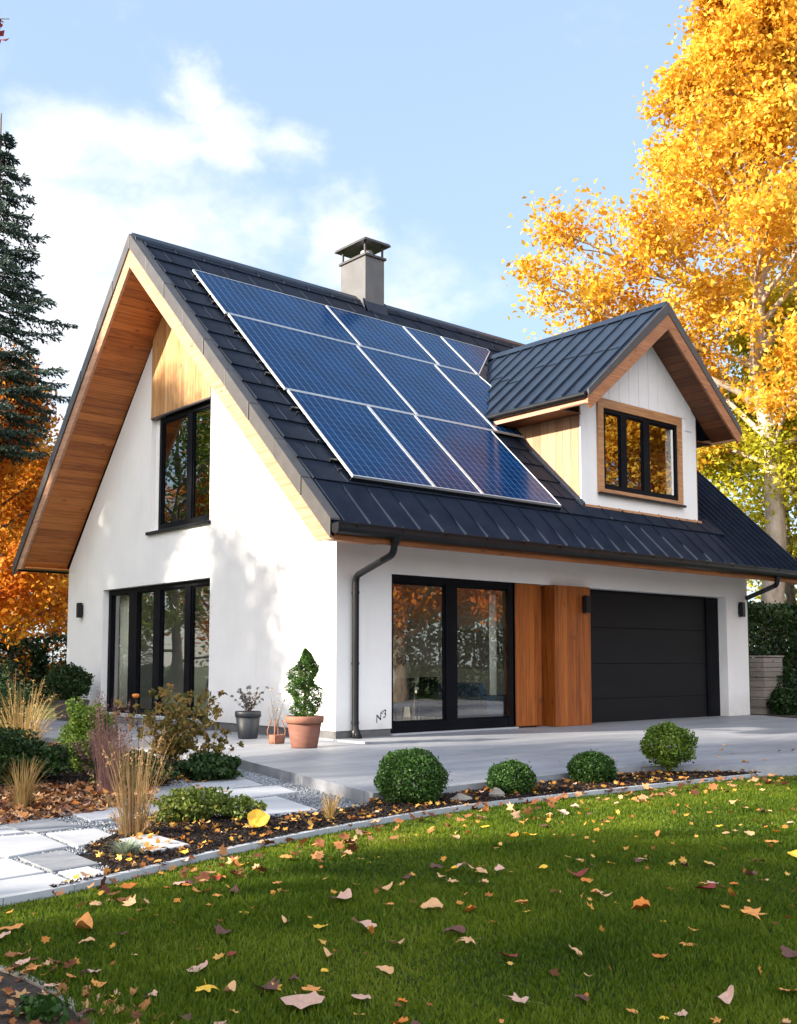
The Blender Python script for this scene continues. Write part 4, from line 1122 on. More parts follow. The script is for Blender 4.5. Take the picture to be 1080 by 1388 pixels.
hedge('hedge', 13.0, 22.5, 1.1, 2.5, 2.75, 26000, .11, M['darkgreen'], 41, 'tall clipped dark green hedge behind the right end of the driveway')
hedge('hedge', -6, 6.5, 23.0, 25.0, 2.2, 9000, .15, M['darkgreen'], 42, 'dark hedge far behind the left end of the house, under the orange trees')
for i, (x, y, rx, rz, lab) in enumerate([(12.95, -.5, .5, .36, 'low dark evergreen shrub at the end of the driveway, nearest the garage corner'),
        (14.2, -1.1, .7, .38, 'low dark evergreen shrub at the right picture edge in front of the hedge'),
        (13.6, .15, .6, .6, 'dark bushy shrub between the pale board bin and the hedge')]):
    shrub('evergreen_shrub', (x, y, -.1), rx, rx, rz, 4200, .07, M['darkgreen'], 50+i, lab, group=None)
sheet('planting_bed', [(11.45, -2.35), (11.85, -1.1), (12.4, -.2), (12.4, 1), (13, 3), (25, 3), (25, -3), (12.6, -3.6)], .006, M['soil'])
st = thing('board_bin', 'low pale box of horizontal boards standing before the hedge beside the garage corner', 'garden bin', (13.05, .35, -.1))
for k in range(6):
    MB().box((-.42, -.42, .04 + k*.235), (.42, -.38, .262 + k*.235)).box((-.42, -.376, .04 + k*.235), (-.38, .42, .262 + k*.235)).box((.38, -.376, .04 + k*.235), (.42, .42, .262 + k*.235)).build('board', M['plank'], st, .004)
MB().box((-.45, -.45, 1.452), (.45, .45, 1.49)).build('lid', M['stone'], st, .006)

# clipped balls and round shrubs along the mulch bed
shrub('boxwood_ball', (-3.78, -6.16, ZL), .335, .335, .275, 15000, .026, M['box'], 61, 'largest and darkest clipped boxwood ball, leftmost in the mulch bed', group='round shrubs along the mulch bed', lump=.06, hollow=.55)
shrub('boxwood_ball', (-2.57, -6.28, ZL), .235, .235, .185, 9000, .026, M['box'], 62, 'small clipped ball shrub with bluish tips, second from the left in the mulch bed', group='round shrubs along the mulch bed', lump=.05, hollow=.55)
shrub('boxwood_ball', (-1.19, -6.16, ZL), .255, .255, .19, 9000, .027, M['box'], 63, 'clipped dark ball shrub between the small left ball and the tall light shrub', group='round shrubs along the mulch bed', lump=.06, hollow=.55)
shrub('round_shrub', (.12, -6.22, ZL), .295, .295, .26, 5000, .036, M['boxlight'], 64, 'taller light green round shrub on visible stems, rightmost in the mulch bed', group='round shrubs along the mulch bed', lump=.12, stemh=.13, hollow=.5)

# potted conifer in terracotta
TP = (-1.12, -.72, -.035)
t = thing('terracotta_pot', 'large terracotta pot holding a small conifer at the house corner', 'plant pot', TP)
MB().lathe([(0, 0), (.185, 0), (.195, .02), (.255, .37), (.25, .372)], seg=36).build('pot_body', M['terracotta'], t, fix=True)
MB().lathe([(.25, .362), (.285, .365), (.29, .455), (.283, .465), (.262, .465), (.255, .40), (.0, .40)], seg=36).build('rim', M['terrarim'], t)
MB().lathe([(0, .43), (.12, .435), (.256, .42)], seg=24).build('soil', M['soil'], t)
def conifer(loc):
    rg = np.random.default_rng(71)
    t = thing('potted_conifer', 'small irregular cone shaped conifer growing in the terracotta pot', 'conifer', loc)
    C = []
    zs = rg.random(9000)**.9*1.02
    prof = np.interp(zs, [0, .08, .2, .38, .5, .62, .78, .92, 1.02], [.10, .19, .20, .245, .20, .215, .16, .075, .01])
    a = rg.uniform(0, 6.28, 9000)
    lump = 1 + .22*np.sin(a*3 + zs*11) + .14*np.sin(a*2 - zs*23)
    r = prof*lump*(.45 + .55*rg.random(9000)**.5)
    C = np.stack([np.cos(a)*r + .03*np.sin(zs*9), np.sin(a)*r, zs], axis=1)
    gap = (np.sin(a*2 + zs*17) > .93) | ((zs > .22) & (zs < .42) & (np.abs(a - 5.0) < .35))
    C = C[~gap]
    np_mesh('foliage', leaf_quads(C, .038, rg, .9, .5), [(0, 1, 2, 3)], M['arbor'], t)
    m = MB().tube([(0, 0, -.04), (.01, 0, .5), (0, 0, 1.03)], [.03, .02, .006], 8)
    for (ax, az_, l) in ((3.9, .62, .36), (.75, .62, .30), (.7, .30, .33)):
        e = (math.cos(ax)*l, math.sin(ax)*l, az_ + .16); m.tube([(0, 0, az_ - .1), (e[0]*.5, e[1]*.5, az_), e], [.01, .007, .004], 6)
    m.build('stem', M['stem'], t, fix=False)
    q = []
    for (ax, az_, l) in ((3.9, .62, .36), (.75, .62, .30), (.7, .30, .33)):
        for k in range(60):
            f = rg.uniform(.62, 1.08); q.append(V3(math.cos(ax)*l*f, math.sin(ax)*l*f, az_ + .16*f) + rg.normal(size=3)*.022)
    np_mesh('side_shoot_leaves', leaf_quads(np.array(q), .045, rg), [(0, 1, 2, 3)], M['darkgreen'], t)
conifer((TP[0], TP[1], .395))
t = thing('dark_pot', 'dark blue grey ribbed pot with a withered plant left of the terracotta pot', 'plant pot', (-.72, 1.45, -.035))
MB().lathe([(0, 0), (.155, 0), (.16, .02), (.20, .36), (.195, .362)], seg=32).build('pot_body', M['darkpot'], t)
MB().lathe([(.195, .352), (.215, .355), (.218, .44), (.21, .448), (.19, .445), (.185, .38), (0, .38)], seg=32).build('rim', M['darkpot'], t)
MB().lathe([(0, .40), (.1, .405), (.186, .39)], seg=24).build('soil', M['soil'], t)
def stems_plant(name, loc, n, h, spread, mat, leafmat, nl, ls, seed, label, cat, rad=.006, droop=.0, parentg=None, blossom=0):
    rg = np.random.default_rng(seed); t = thing(name, label, cat, loc, 0, parentg)
    m = MB(); C = []
    for k in range(n):
        a = rg.uniform(0, 6.28); l = h*rg.uniform(.6, 1.08); s = spread*rg.uniform(.2, 1)
        pts = [V3(0, 0, 0) + V3(rg.normal()*.02, rg.normal()*.02, 0)]
        for j in range(1, 6):
            f = j/5; pts.append(V3(math.cos(a)*s*f**1.3, math.sin(a)*s*f**1.3, l*f - droop*f**3*l) + rg.normal(size=3)*.015*h)
        m.tube(pts, [rad*(1-.75*j/5) for j in range(6)], 5, cap=False)
        for j in range(2, 6): C += [pts[j] + rg.normal(size=3)*.05*h*.6 for _ in range(nl)]
    m.build('stems', mat, t, fix=False)
    if nl: np_mesh('leaves', leaf_quads(np.array(C), ls, rg, .3, .6), [(0, 1, 2, 3)], leafmat, t)
    return t
stems_plant('withered_plant', (-.72, 1.45, .36), 16, .42, .30, M['stem'], M['greyplant'], 6, .05, 81, 'withered grey plant with curled leaves in the dark pot', 'plant')
t = thing('rusty_lantern', 'small rusty brown lantern with thin legs tucked behind the terracotta pot', 'lantern', (-.98, .22, -.035))
for sx in (-.1, .1):
    for sy in (-.1, .1): MB().tube([(sx*.8, sy*.8, 0), (sx, sy, .2), (sx*.6, sy*.6, .36)], .01, 8).build('leg', M['terrarim'], t)
MB().lathe([(0, .0), (.10, 0), (.115, .03), (.115, .13), (.10, .14), (.1, .03), (0, .03)], seg=20).build('bowl', M['terrarim'], t)
stems_plant('dried_stems', (-.95, .30, .05), 7, .72, .22, M['stem'], M['straw'], 2, .035, 83, 'thin dried stems standing behind the terracotta pot', 'plant', rad=.004)
# planter with round bush far left
t = thing('square_planter', 'brown tapered square planter at the far left corner of the house', 'planter', (-.62, 8.75, -.035))
MB().hexa([(-.22,-.22,0),(.22,-.22,0),(.22,.22,0),(-.22,.22,0),(-.30,-.30,.44),(.30,-.30,.44),(.30,.30,.44),(-.30,.30,.44)]).build('planter_body', M['brownpot'], t, .01)
MB().box((-.27,-.27,.441),(.27,.27,.45)).build('soil', M['soil'], t)
shrub('planter_bush', (-.68, 8.75, .40), .50, .50, .40, 7000, .05, M['darkgreen'], 85, 'round dark green bush in the brown square planter', hollow=.4)

# ornamental grasses
def grass_clump(name, loc, n, h, spread, mat, seed, label, wd=.006, group=None, arch=.35, plume=0):
    rg = np.random.default_rng(seed)
    t = thing(name, label, 'ornamental grass', loc, 0, group)
    a = rg.uniform(0, 2*PI, n); l = h*np.where(rg.random(n) < .3, rg.uniform(.15, .5, n), rg.uniform(.55, 1.05, n)); s = spread*rg.random(n)**.8
    base = np.stack([np.cos(a)*.07*rg.random(n)**.5, np.sin(a)*.07*rg.random(n)**.5, np.zeros(n)], 1)*(h/.6)
    out = np.stack([np.cos(a), np.sin(a), np.zeros(n)], 1); sd = np.stack([-np.sin(a + .4), np.cos(a + .4), np.zeros(n)], 1)
    K = 5; P = []
    for j in range(K+1):
        f = j/K
        P.append(base + out*(s*f**1.7)[:, None] + V3(0, 0, 1)[None]*(l*(f - arch*f**3*(s/max(spread, 1e-6))))[:, None])
    w_ = [wd*(1 - .85*(j/K)**1.5) for j in range(K+1)]
    vs = []
    for j in range(K+1): vs += [P[j] - sd*w_[j]/2, P[j] + sd*w_[j]/2]
    v = np.stack(vs, 1)
    np_mesh('blades', v, [(2*j, 2*j+1, 2*j+3, 2*j+2) for j in range(K)], mat, t)
    if plume:
        k = rg.choice(n, plume); tips = P[-1][k]; prev = P[-2][k]
        C = np.concatenate([tips*(1-f) + prev*f + rg.normal(size=tips.shape)*.012 for f in np.linspace(0, 1.0, 14)])
        np_mesh('plumes', leaf_quads(C, .035, rg, 1.0, .35), [(0, 1, 2, 3)], mat, t)
    return t
grass_clump('feather_grass', (-6.60, -6.24, ZL), 210, .95, .28, M['strawyellow'], 91, 'upright tuft of straw yellow grass with green base between the paving slabs', .0065, arch=.15, plume=26)
grass_clump('feather_grass', (-5.02, .10, ZL), 260, 1.25, .62, M['straw'], 92, 'tall arching straw coloured grass at the left picture edge, farthest back', .012, arch=.4, plume=60)
grass_clump('feather_grass', (-6.55, -3.95, ZL), 190, .52, .24, M['straw'], 93, 'short dry tuft of grass among brown leaves at the left edge', .009, arch=.2)
grass_clump('fountain_grass', (-4.95, -2.2, ZL), 420, .62, .36, M['purplegrass'], 94, 'dull purple grass with fine plumes in front of the terrace', .007, arch=.25, plume=140)
grass_clump('fountain_grass', (-5.45, -3.4, ZL), 150, 1.05, .20, M['purplegrass'], 99, 'thin reddish upright grass behind the straw yellow tuft', .006, arch=.1, plume=40)
grass_clump('dry_tuft', (-5.00, -6.55, ZL + .04), 130, .26, .13, M['straw'], 95, 'small pale dry tuft in the bark mulch left of the largest boxwood ball', .006, arch=.2)
grass_clump('silver_tuft', (-7.04, -7.02, ZL + .04), 500, .13, .17, M['silver'], 96, 'low silvery green cushion plant at the end of the mulch bed near the path', .007, arch=.2)
# lime shrub, roses and dark ground shrubs
shrub('low_shrub', (-5.88, -5.85, ZL + .04), .33, .25, .13, 3000, .035, M['limeshrub'], 101, 'low lime green shrub in the mulch beside the pale slab', lump=.25, hollow=.35)
shrub('low_shrub', (-5.52, -6.02, ZL), .18, .18, .12, 1300, .035, M['limeshrub'], 102, 'smaller lime green sprig joined to the right of the low lime shrub', lump=.25, hollow=.35)
stems_plant('rose_bush', (-4.0, -1.95, ZL), 34, .92, .74, M['stem'], M['roseleaf'], 15, .07, 103, 'rose bush with yellowing brown leaves in front of the folding door', 'rose bush')
stems_plant('rose_bush', (-3.75, -2.5, ZL), 14, .55, .45, M['stem'], M['roseleaf'], 13, .06, 104, 'lower rose bush to the right, beside the corner of the concrete step', 'rose bush')
t = thing('rose_flower', 'single orange red rose on top of the rose bush', 'flower', (-4.30, -1.78, ZL))
MB().lathe([(0, 0), (.03, .005), (.045, .03), (.04, .05), (.02, .055), (0, .04)], (-.05, .03, .90), 10).build('bloom', M['fallen_O'], t)
MB().tube([(0, 0, .1), (-.02, .01, .5), (-.05, .03, .91)], .004, 5).build('stem', M['stem'], t)
dk = [(-5.6, -1.6, .42, .22, 'dark low evergreen behind the tall straw grass base, left'), (-4.95, -2.95, .38, .17, 'dark low evergreen cushion in front of the purple grass'),
      (-4.05, -3.0, .32, .15, 'dark low evergreen cushion beneath the rose bush'), (-5.7, .9, .5, .34, 'dark shrub at the left edge, beside the tallest straw grass'),
      (-4.7, -1.2, .32, .44, 'upright green shrub with light leaves left of the purple grass'), (-6.0, -1.6, .45, .3, 'dark low shrub at the left picture edge behind the leaf heap'),
      (-5.0, 2.0, .8, .55, 'broad dark shrub at the left edge behind the tall straw grass'), (-4.3, 4.4, .8, .62, 'dark shrub in the left background before the square planter'), (-3.9, 7.2, .9, .75, 'large dark shrub in the left background below the orange trees'),
      (-1.9, 11.8, 1.1, .9, 'dark rounded shrub behind the far left corner of the house')]
for i, (x, y, r_, h_, lab) in enumerate(dk):
    shrub('ground_shrub', (x, y, ZL), r_, r_, h_, int(3500 + 4500*r_), .05, M['boxlight'] if i == 4 else M['darkgreen'], 110+i, lab, lump=.25, hollow=.35)

# trees outside the frame that shade the wall and lawn and are mirrored in the windows
og = 'autumn trees standing round the garden'
SH = [('oak_tree', (-13.8, 11.7), 12.6, 4.5, 64000, M['green_gold'], 201, 'broad oak left of the garden whose shade falls on the gable'),
      ('oak_tree', (-15.0, 7.7), 9.3, 2.7, 10500, M['orangeleaf'], 202, 'low orange tree left of the garden shading the foot of the gable'),
      ('oak_tree', (-18.7, -8.1), 10.3, 3.6, 30000, M['maple'], 203, 'yellow tree west of the lawn shading its near part'),
      ('oak_tree', (-20.0, 1.6), 11.8, 2.9, 13000, M['orangeleaf'], 211, 'thin crowned orange tree west of the path, letting streaks of sun onto the drive'),
      ('oak_tree', (-21.5, -13.0), 12.0, 4.4, 28000, M['orangeleaf'], 204, 'orange tree behind the camera on the west side'),
      ('oak_tree', (-14.5, 32.5), 16.0, 4.4, 9500, M['boxlight'], 205, 'tall tree far left, mirrored in the upper gable window'),
      ('oak_tree', (-8.5, 30.0), 9.0, 4.0, 24000, M['limeshrub'], 206, 'lower green gold tree far left, mirrored in the folding door'),
      ('oak_tree', (-20.0, 38.0), 14.0, 5.5, 24000, M['orangeleaf'], 210, 'orange tree farthest left, mirrored in the folding door'),
      ('oak_tree', (13.5, -14.0), 11.5, 4.6, 52000, M['redorange'], 207, 'red orange tree across the drive, mirrored in the patio door'),
      ('oak_tree', (23.5, -14.5), 15.5, 5.4, 52000, M['maple'], 208, 'golden tree across the drive, mirrored in the dormer window'),
      ('oak_tree', (33.0, -18.0), 17.0, 5.8, 40000, M['orangeleaf'], 209, 'far orange tree across the drive, beside the golden one')]
for nm, (x, y), H, r_, nl, lm_, sd, lab in SH:
    z0 = 1.5 if sd > 206 else 1.2
    broadleaf(nm, (x, y, -.15), H, .22 + H*.008, z0, interp([(0, r_*.8), (H*.45, r_), (H*.8, r_*.8), (H, r_*.35)]), 26, nl, .22, lm_, M['bark'], sd, lab, group=og, sig=.45, nsub=6)
hedge('hedge', 5, 34, -19.6, -18.0, 5.2, 42000, .2, M['darkgreen'], 43, 'long dark hedge on the far side of the drive, mirrored in the patio door')
# twig with dark red leaves in the top left corner
t = thing('red_maple', 'dark red maple whose twig pokes into the upper left corner of the picture', 'tree', (-10.3, -4.2, -.1))
m = MB().tube([(0, 0, 0), (.05, 0, 3), (.1, -.1, 6.3)], [.06, .045, .012], 8)
tw = [V3(.08, -.05, 5.6), V3(1.2, -.7, 5.95), V3(2.2, -1.35, 6.12), V3(2.72, -1.70, 6.16)]
m.tube(tw, [.022, .014, .008, .003], 6); m.tube([tw[1], V3(2.0, -1.2, 5.9), V3(2.62, -1.66, 5.78)], [.01, .006, .003], 5)
m.build('trunk', M['bark'], t, fix=False)
rg = np.random.default_rng(5)
C = np.concatenate([V3(2.66, -1.66, 6.08) + rg.normal(size=(26, 3))*V3(.03, .03, .05), V3(1.6, -.9, 6.0) + rg.normal(size=(200, 3))*V3(.4, .3, .15), V3(.1, -.1, 5.6) + rg.normal(size=(1200, 3))*V3(.5, .5, .6)])
np_mesh('crown', leaf_quads(C, .06, rg), [(0, 1, 2, 3)], M['redleaf'], t)

# ================================================================== GROUND COVER
def in_poly(px_, py_, poly):
    ins = np.zeros(len(px_), bool); j = len(poly) - 1
    for i in range(len(poly)):
        xi, yi = poly[i]; xj, yj = poly[j]
        c = ((yi > py_) != (yj > py_)) & (px_ < (xj-xi)*(py_-yi)/((yj-yi) if yj != yi else 1e-9) + xi)
        ins ^= c; j = i
    return ins
FX, FY = math.cos(YAW), math.sin(YAW)
def cam_rel(x, y):
    dx, dy = x - CAM.x, y - CAM.y
    return dx*FX + dy*FY, dx*FY - dy*FX      # depth, lateral
def grass(nmax, seed):
    rg = np.random.default_rng(seed)
    # sample round the camera, thinning out with distance
    dep = 2.2 + 13.5*rg.random(nmax)**1.25; lat = rg.uniform(-1, 1, nmax)*(dep*.44 + .8)
    x = CAM.x + dep*FX + lat*FY; y = CAM.y + dep*FY - lat*FX
    ok = in_poly(x, y, lawn_poly); x, y, dep = x[ok], y[ok], dep[ok]
    ok = ~in_poly(x, y, [(a - .02, b) for a, b in edge2] + [(-11, -11), (-11, -8.2)]); x, y, dep = x[ok], y[ok], dep[ok]
    n = len(x)
    a = rg.uniform(0, 2*PI, n); h = rg.uniform(.028, .062, n)*(1 + .35*np.sin(x*2.1+1)*np.sin(y*1.7)); w_ = rg.uniform(.0022, .0042, n)*(.7 + dep*.11)
    el_ = np.array(edge_line); dmin = np.min(np.hypot(x[:, None] - el_[None, :, 0], y[:, None] - el_[None, :, 1]), axis=1)
    h *= .74*np.clip(.55 + dmin*.6, .55, 1)
    ln = rg.uniform(.15, .8, n)*h; a2 = a + rg.normal(size=n)*.7 + PI/2
    sx, sy = np.cos(a)*w_, np.sin(a)*w_; ox, oy = np.cos(a2)*ln, np.sin(a2)*ln
    z = np.full(n, ZL - .004)
    v = np.stack([np.stack([x - sx, y - sy, z], 1), np.stack([x + sx, y + sy, z], 1),
                  np.stack([x + sx*.75 + ox*.35, y + sy*.75 + oy*.35, z + h*.6], 1), np.stack([x - sx*.75 + ox*.35, y - sy*.75 + oy*.35, z + h*.6], 1),
                  np.stack([x + ox, y + oy, z + h], 1)], 1)
    o = np_mesh('grass', v, [(0, 1, 2, 3), (3, 2, 4)], M['grass'])
    return tag(o, 'short green lawn grass covering the foreground', 'grass', kind='stuff')
grass(620000, 301)

def flakes(name, poly, n, size, mat, seed, z, label, cat, hfac=.25, near=None, avoid=None, thick=False):
    rg = np.random.default_rng(seed)
    xs = [p[0] for p in poly]; ys = [p[1] for p in poly]
    x = rg.uniform(min(xs), max(xs), n); y = rg.uniform(min(ys), max(ys), n)
    ok = in_poly(x, y, poly)
    if avoid:
        for a in avoid: ok &= ~in_poly(x, y, a)
    x, y = x[ok], y[ok]; k = len(x)
    c = np.stack([x, y, z + rg.random(k)*size*hfac], 1)
    if thick:
        s = size*rg.uniform(.5, 1.25, k)[:, None]
        u = rand_dirs(k, rg); vv = np.cross(u, rand_dirs(k, rg)); vv /= np.linalg.norm(vv, axis=1, keepdims=True); ww = np.cross(u, vv)
        v = np.stack([c - u*s*.5, c - vv*s*.38, c + u*s*.5, c + vv*s*.38, c + ww*s*.32, c - ww*s*.32], 1)
        o = np_mesh(name, v, [(0, 1, 4), (1, 2, 4), (2, 3, 4), (3, 0, 4), (1, 0, 5), (2, 1, 5), (3, 2, 5), (0, 3, 5)], mat)
    else:
        o = np_mesh(name, leaf_quads(c, size, rg, 1.2, .45, .25), [(0, 1, 2, 3)], mat)
    return tag(o, label, cat, kind='stuff')
slab_polys = [s[0] for s in slabs]
mulch_near = [(-7.3, -7.42)] + edge_line[12:] + drive_front[::-1] + [(-4.3, -6.1), (-4.8, -6.15), (-5.4, -6.1), (-5.9, -5.3), (-6.5, -5.9), (-7.1, -6.5)]
sheet('mulch_mound', mulch_near, ZL + .042, M['mulch'])
flakes('bark_mulch', mulch_near, 60000, .03, M['mulchchip'], 311, ZL + .045, 'black bark mulch covering the planting bed', 'mulch', .5, avoid=slab_polys)
mulch_far = [(-8.6, -4.9), (-6.2, -4.6), (-5.3, -3.9), (-4.1, -2.6), (-3.1, -1.9), (-3.2, 6), (-7, 6), (-8.6, 0)]
flakes('bark_mulch', mulch_far, 40000, .045, M['mulchchip'], 312, ZL - .006, 'dark mulch and litter between the terrace and the path', 'mulch', .5)
flakes('gravel', gravel_poly, 90000, .026, M['gravel'], 313, ZL - .002, 'blue grey gravel filling the gaps between the paving slabs', 'gravel', .35, avoid=slab_polys, thick=True)

# ------------------------------------------------------------------ fallen leaves
def leaf_mesh(kind, rg):
    """kinds: 0 star maple, 1 oval, 2 long folded, 3 crumpled; unit size 1"""
    if kind == 0:
        out = []
        lobes = [(90, .5), (35, .46), (-20, .36), (145, .46), (200, .36)]
        angs = []
        for a, r in sorted(lobes):
            angs += [(a - 16, r*.62), (a - 7, r*.80), (a, r*1.0), (a + 7, r*.80), (a + 16, r*.62), (a + 27, r*.42)]
        out = [(math.cos(R_(a))*r*rg.uniform(.9, 1.1), math.sin(R_(a))*r*rg.uniform(.9, 1.1)) for a, r in angs]
    else:
        n = 18; w_ = {1: .40, 2: .20, 3: .36}[kind]
        out = []
        for i in range(n):
            a = 2*PI*i/n; rr = 1 + (.16*math.sin(a*3 + rg.uniform(0, 6)) if kind == 3 else .05*math.sin(a*5))
            out.append((math.cos(a)*.5*rr, math.sin(a)*w_*(1 - .25*math.cos(a))*rr))
    K = 4; vs = [(0, 0)]; n = len(out)
    for k in range(1, K+1): vs += [(x*k/K, y*k/K) for x, y in out]
    cu1, cu2 = {0: (.32, .3), 1: (.38, .35), 2: (1.3, .9), 3: (1.0, .8)}[kind]
    th = rg.uniform(0, PI); px_, py_ = math.cos(th), math.sin(th); ph = rg.uniform(0, 6.28); sg = rg.choice([-1, 1]) if kind < 2 else 1
    P = []
    for x, y in vs:
        u = x*px_ + y*py_; v = -x*py_ + y*px_; rr = math.hypot(x, y)
        z = sg*cu1*u*u + cu2*.35*v*v*math.sin(3*u + ph) + .05*math.sin(7*math.atan2(y, x) + ph)*rr + .04*math.sin(14*x+ph)*math.sin(11*y)
        P.append((x, y, z))
    mz = min(p[2] for p in P); P = [(a, b, c - mz) for a, b, c in P]
    fs = [(0, 1 + i, 1 + (i+1) % n) for i in range(n)]
    for k in range(K-1):
        b = 1 + k*n
        fs += [(b+i, b+n+i, b+n+(i+1) % n, b+(i+1) % n) for i in range(n)]
    me = bpy.data.meshes.new('fallen_leaf'); 
    # stalk
    b = len(P); P += [(0, -.03, P[0][2]), (.012, -.03, P[0][2]), (.02, -.5, P[0][2]+.06), (.03, -.5, P[0][2]+.06)]
    if kind in (0, 1): fs += [(b, b+1, b+3, b+2)]
    me.from_pydata(P, [], fs); me.validate()
    me.polygons.foreach_set('use_smooth', [True]*len(me.polygons))
    return me
LM = {}
rgl = np.random.default_rng(77)
for c_ in LEAFCOL:
    for kd in range(4):
        for v_ in range(2):
            me = leaf_mesh(kd, rgl); me.materials.append(M['fallen_' + c_]); LM[(c_, kd, v_)] = me
CN = dict(k='pinkish tan', t='light tan', o='orange', O='rusty orange', y='bright yellow', b='dark brown', r='dark red')
KN = ['lobed', 'oval', 'long folded', 'crumpled']
nleafobj = 0
def put_leaf(x, y, z, c_, kd, size, label=None, tilt=.16, group='fallen autumn leaves', rg=rgl, where='on the lawn'):
    global nleafobj
    o = bpy.data.objects.new('fallen_leaf', LM[(c_, kd, int(rg.integers(0, 2)))])
    col.objects.link(o); o.location = (x, y, z); o.scale = (size, size, size)
    o.rotation_euler = (rg.normal()*tilt, rg.normal()*tilt, rg.uniform(0, 6.28))
    tag(o, label or ('%s %s fallen leaf %s' % (CN[c_], KN[kd], where)), 'leaf', group); nleafobj += 1
    return o
lawn_leaves = [(-7.89,-10.23,'k',0.14,1),(-7.24,-10.76,'k',0.135,0),(-6.62,-11.25,'k',0.128,2),(-5.31,-10.57,'o',0.144,0),(-5.61,-10.11,'O',0.132,3),(-6.96,-11.22,'y',0.046,0),(-6.88,-11.23,'k',0.046,1),(-8.07,-9.84,'y',0.105,0),(-8.01,-9.91,'t',0.088,2),(-7.94,-9.55,'k',0.075,1),(-7.88,-9.97,'b',0.1,3),(-8.3,-9.3,'k',0.081,0),(-8.04,-8.62,'o',0.186,2),(-8.12,-8.83,'t',0.083,2),(-8.4,-9.31,'o',0.049,1),(-8.05,-9.18,'t',0.039,2),(-7.63,-8.41,'o',0.05,1),(-7.25,-8.81,'y',0.042,1),(-7.19,-9.11,'t',0.063,2),(-7.54,-9.09,'b',0.086,3),(-8.28,-9.77,'k',0.052,3),(-8.36,-9.49,'o',0.054,3),(-8.25,-10.23,'k',0.085,0),(-8.46,-9.08,'o',0.082,0),(-8.47,-8.97,'k',0.051,1),(-8.29,-8.35,'o',0.094,1),(-8.38,-8.48,'k',0.077,1),(-7.75,-8.12,'t',0.064,1),(-7.15,-7.96,'k',0.095,1),(-7.25,-7.99,'O',0.056,0),(-7.02,-8.34,'b',0.08,3),(-7.71,-9.44,'r',0.04,1),(-6.35,-8.87,'t',0.101,2),(-6.7,-8.9,'k',0.121,3),(-6.55,-9.15,'o',0.048,1),(-6.44,-9.38,'t',0.109,3),(-6.31,-9.54,'O',0.085,3),(-5.95,-9.59,'o',0.096,0),(-6.11,-9.75,'y',0.05,2),(-5.57,-8.84,'t',0.156,2),(-5.18,-9.32,'r',0.117,3),(-7.12,-9.31,'y',0.058,1),(-6.98,-9.47,'k',0.108,3),(-7.04,-9.8,'t',0.089,3),(-7.39,-9.74,'t',0.066,2),(-7.55,-9.92,'y',0.031,1),(-7.35,-10.08,'t',0.081,2),(-6.77,-10.0,'t',0.103,0),(-6.69,-9.81,'b',0.093,3),(-6.8,-10.28,'r',0.072,3),(-6.51,-10.41,'t',0.08,2),(-7.66,-10.31,'k',0.069,1),(-7.77,-10.13,'o',0.105,0),(-7.74,-10.63,'O',0.059,3),(-7.71,-10.69,'b',0.053,3),(-7.44,-10.85,'o',0.038,2),(-7.0,-10.86,'O',0.046,3),(-8.04,-10.46,'y',0.078,0),(-7.57,-10.45,'O',0.045,3),(-4.43,-9.24,'t',0.098,0),(-3.19,-9.47,'o',0.133,0),(-4.24,-9.61,'t',0.096,2),(-4.77,-8.98,'t',0.058,2),(-5.49,-9.7,'o',0.071,3),(-4.95,-10.06,'r',0.11,3),(-4.66,-10.06,'O',0.043,1),(-4.45,-10.12,'t',0.066,2),(-5.74,-10.35,'y',0.048,2),(-6.03,-10.67,'o',0.095,0),(-6.3,-10.72,'O',0.072,3),(-5.82,-11.07,'b',0.099,3),(-6.76,-10.7,'t',0.043,2),(-6.32,-11.34,'o',0.076,1),(-7.02,-10.87,'b',0.052,3),(-6.99,-11.09,'o',0.036,1),(-6.84,-11.36,'o',0.048,0),(-6.68,-11.53,'t',0.045,3),(-7.72,-9.94,'b',0.049,3),(-8.39,-9.66,'y',0.032,0),(-8.51,-9.38,'k',0.059,2),(-8.55,-9.8,'b',0.066,3),(-8.3,-10.08,'b',0.054,3),(-7.93,-8.8,'b',0.05,1)]
uniq = {0: 'largest pinkish tan leaf lying in the lower left of the lawn', 1: 'broad pale pink leaf with a notched edge near the bottom edge of the picture',
        2: 'long pinkish leaf lying flat in the lower right of the lawn', 3: 'pale leaf with pointed lobes on the right side of the lawn', 4: 'big rusty orange leaf curled like a cup on the lawn',
        7: 'bright yellow lobed leaf in the lower left of the lawn', 8: 'tan curled leaf touching the bright yellow lobed leaf', 12: 'long orange leaf left on the lawn near the paving',
        57: 'yellow leaf at the bottom edge beside the largest pinkish leaf', 60: 'orange tan leaf at the right edge of the lawn, in the sunny strip'}
for i, (x, y, c_, s, kd) in enumerate(lawn_leaves):
    put_leaf(x, y, ZL + .026 + .008*(s > .1), c_, kd, s*(1.25 if kd in (0, 1) else 1.12), uniq.get(i), tilt=.13)
# scattered smaller ones, denser along the edging and in the sunny strip
cs = ['t']*5 + ['o']*5 + ['k']*3 + ['y']*3 + ['O']*3 + ['b']*3 + ['r']
cnt = 0
while cnt < 88:
    dep = rgl.uniform(6.0, 11.2); lat = rgl.uniform(-1, 1)*dep*.39
    x = CAM.x + dep*FX + lat*FY; y = CAM.y + dep*FY - lat*FX
    if not in_poly(np.array([x]), np.array([y]), lawn_poly)[0]: continue
    put_leaf(x, y, ZL + .036, cs[rgl.integers(0, len(cs))], int(rgl.choice([0, 1, 2, 3], p=[.3, .2, .2, .3])), rgl.uniform(.055, .11)); cnt += 1
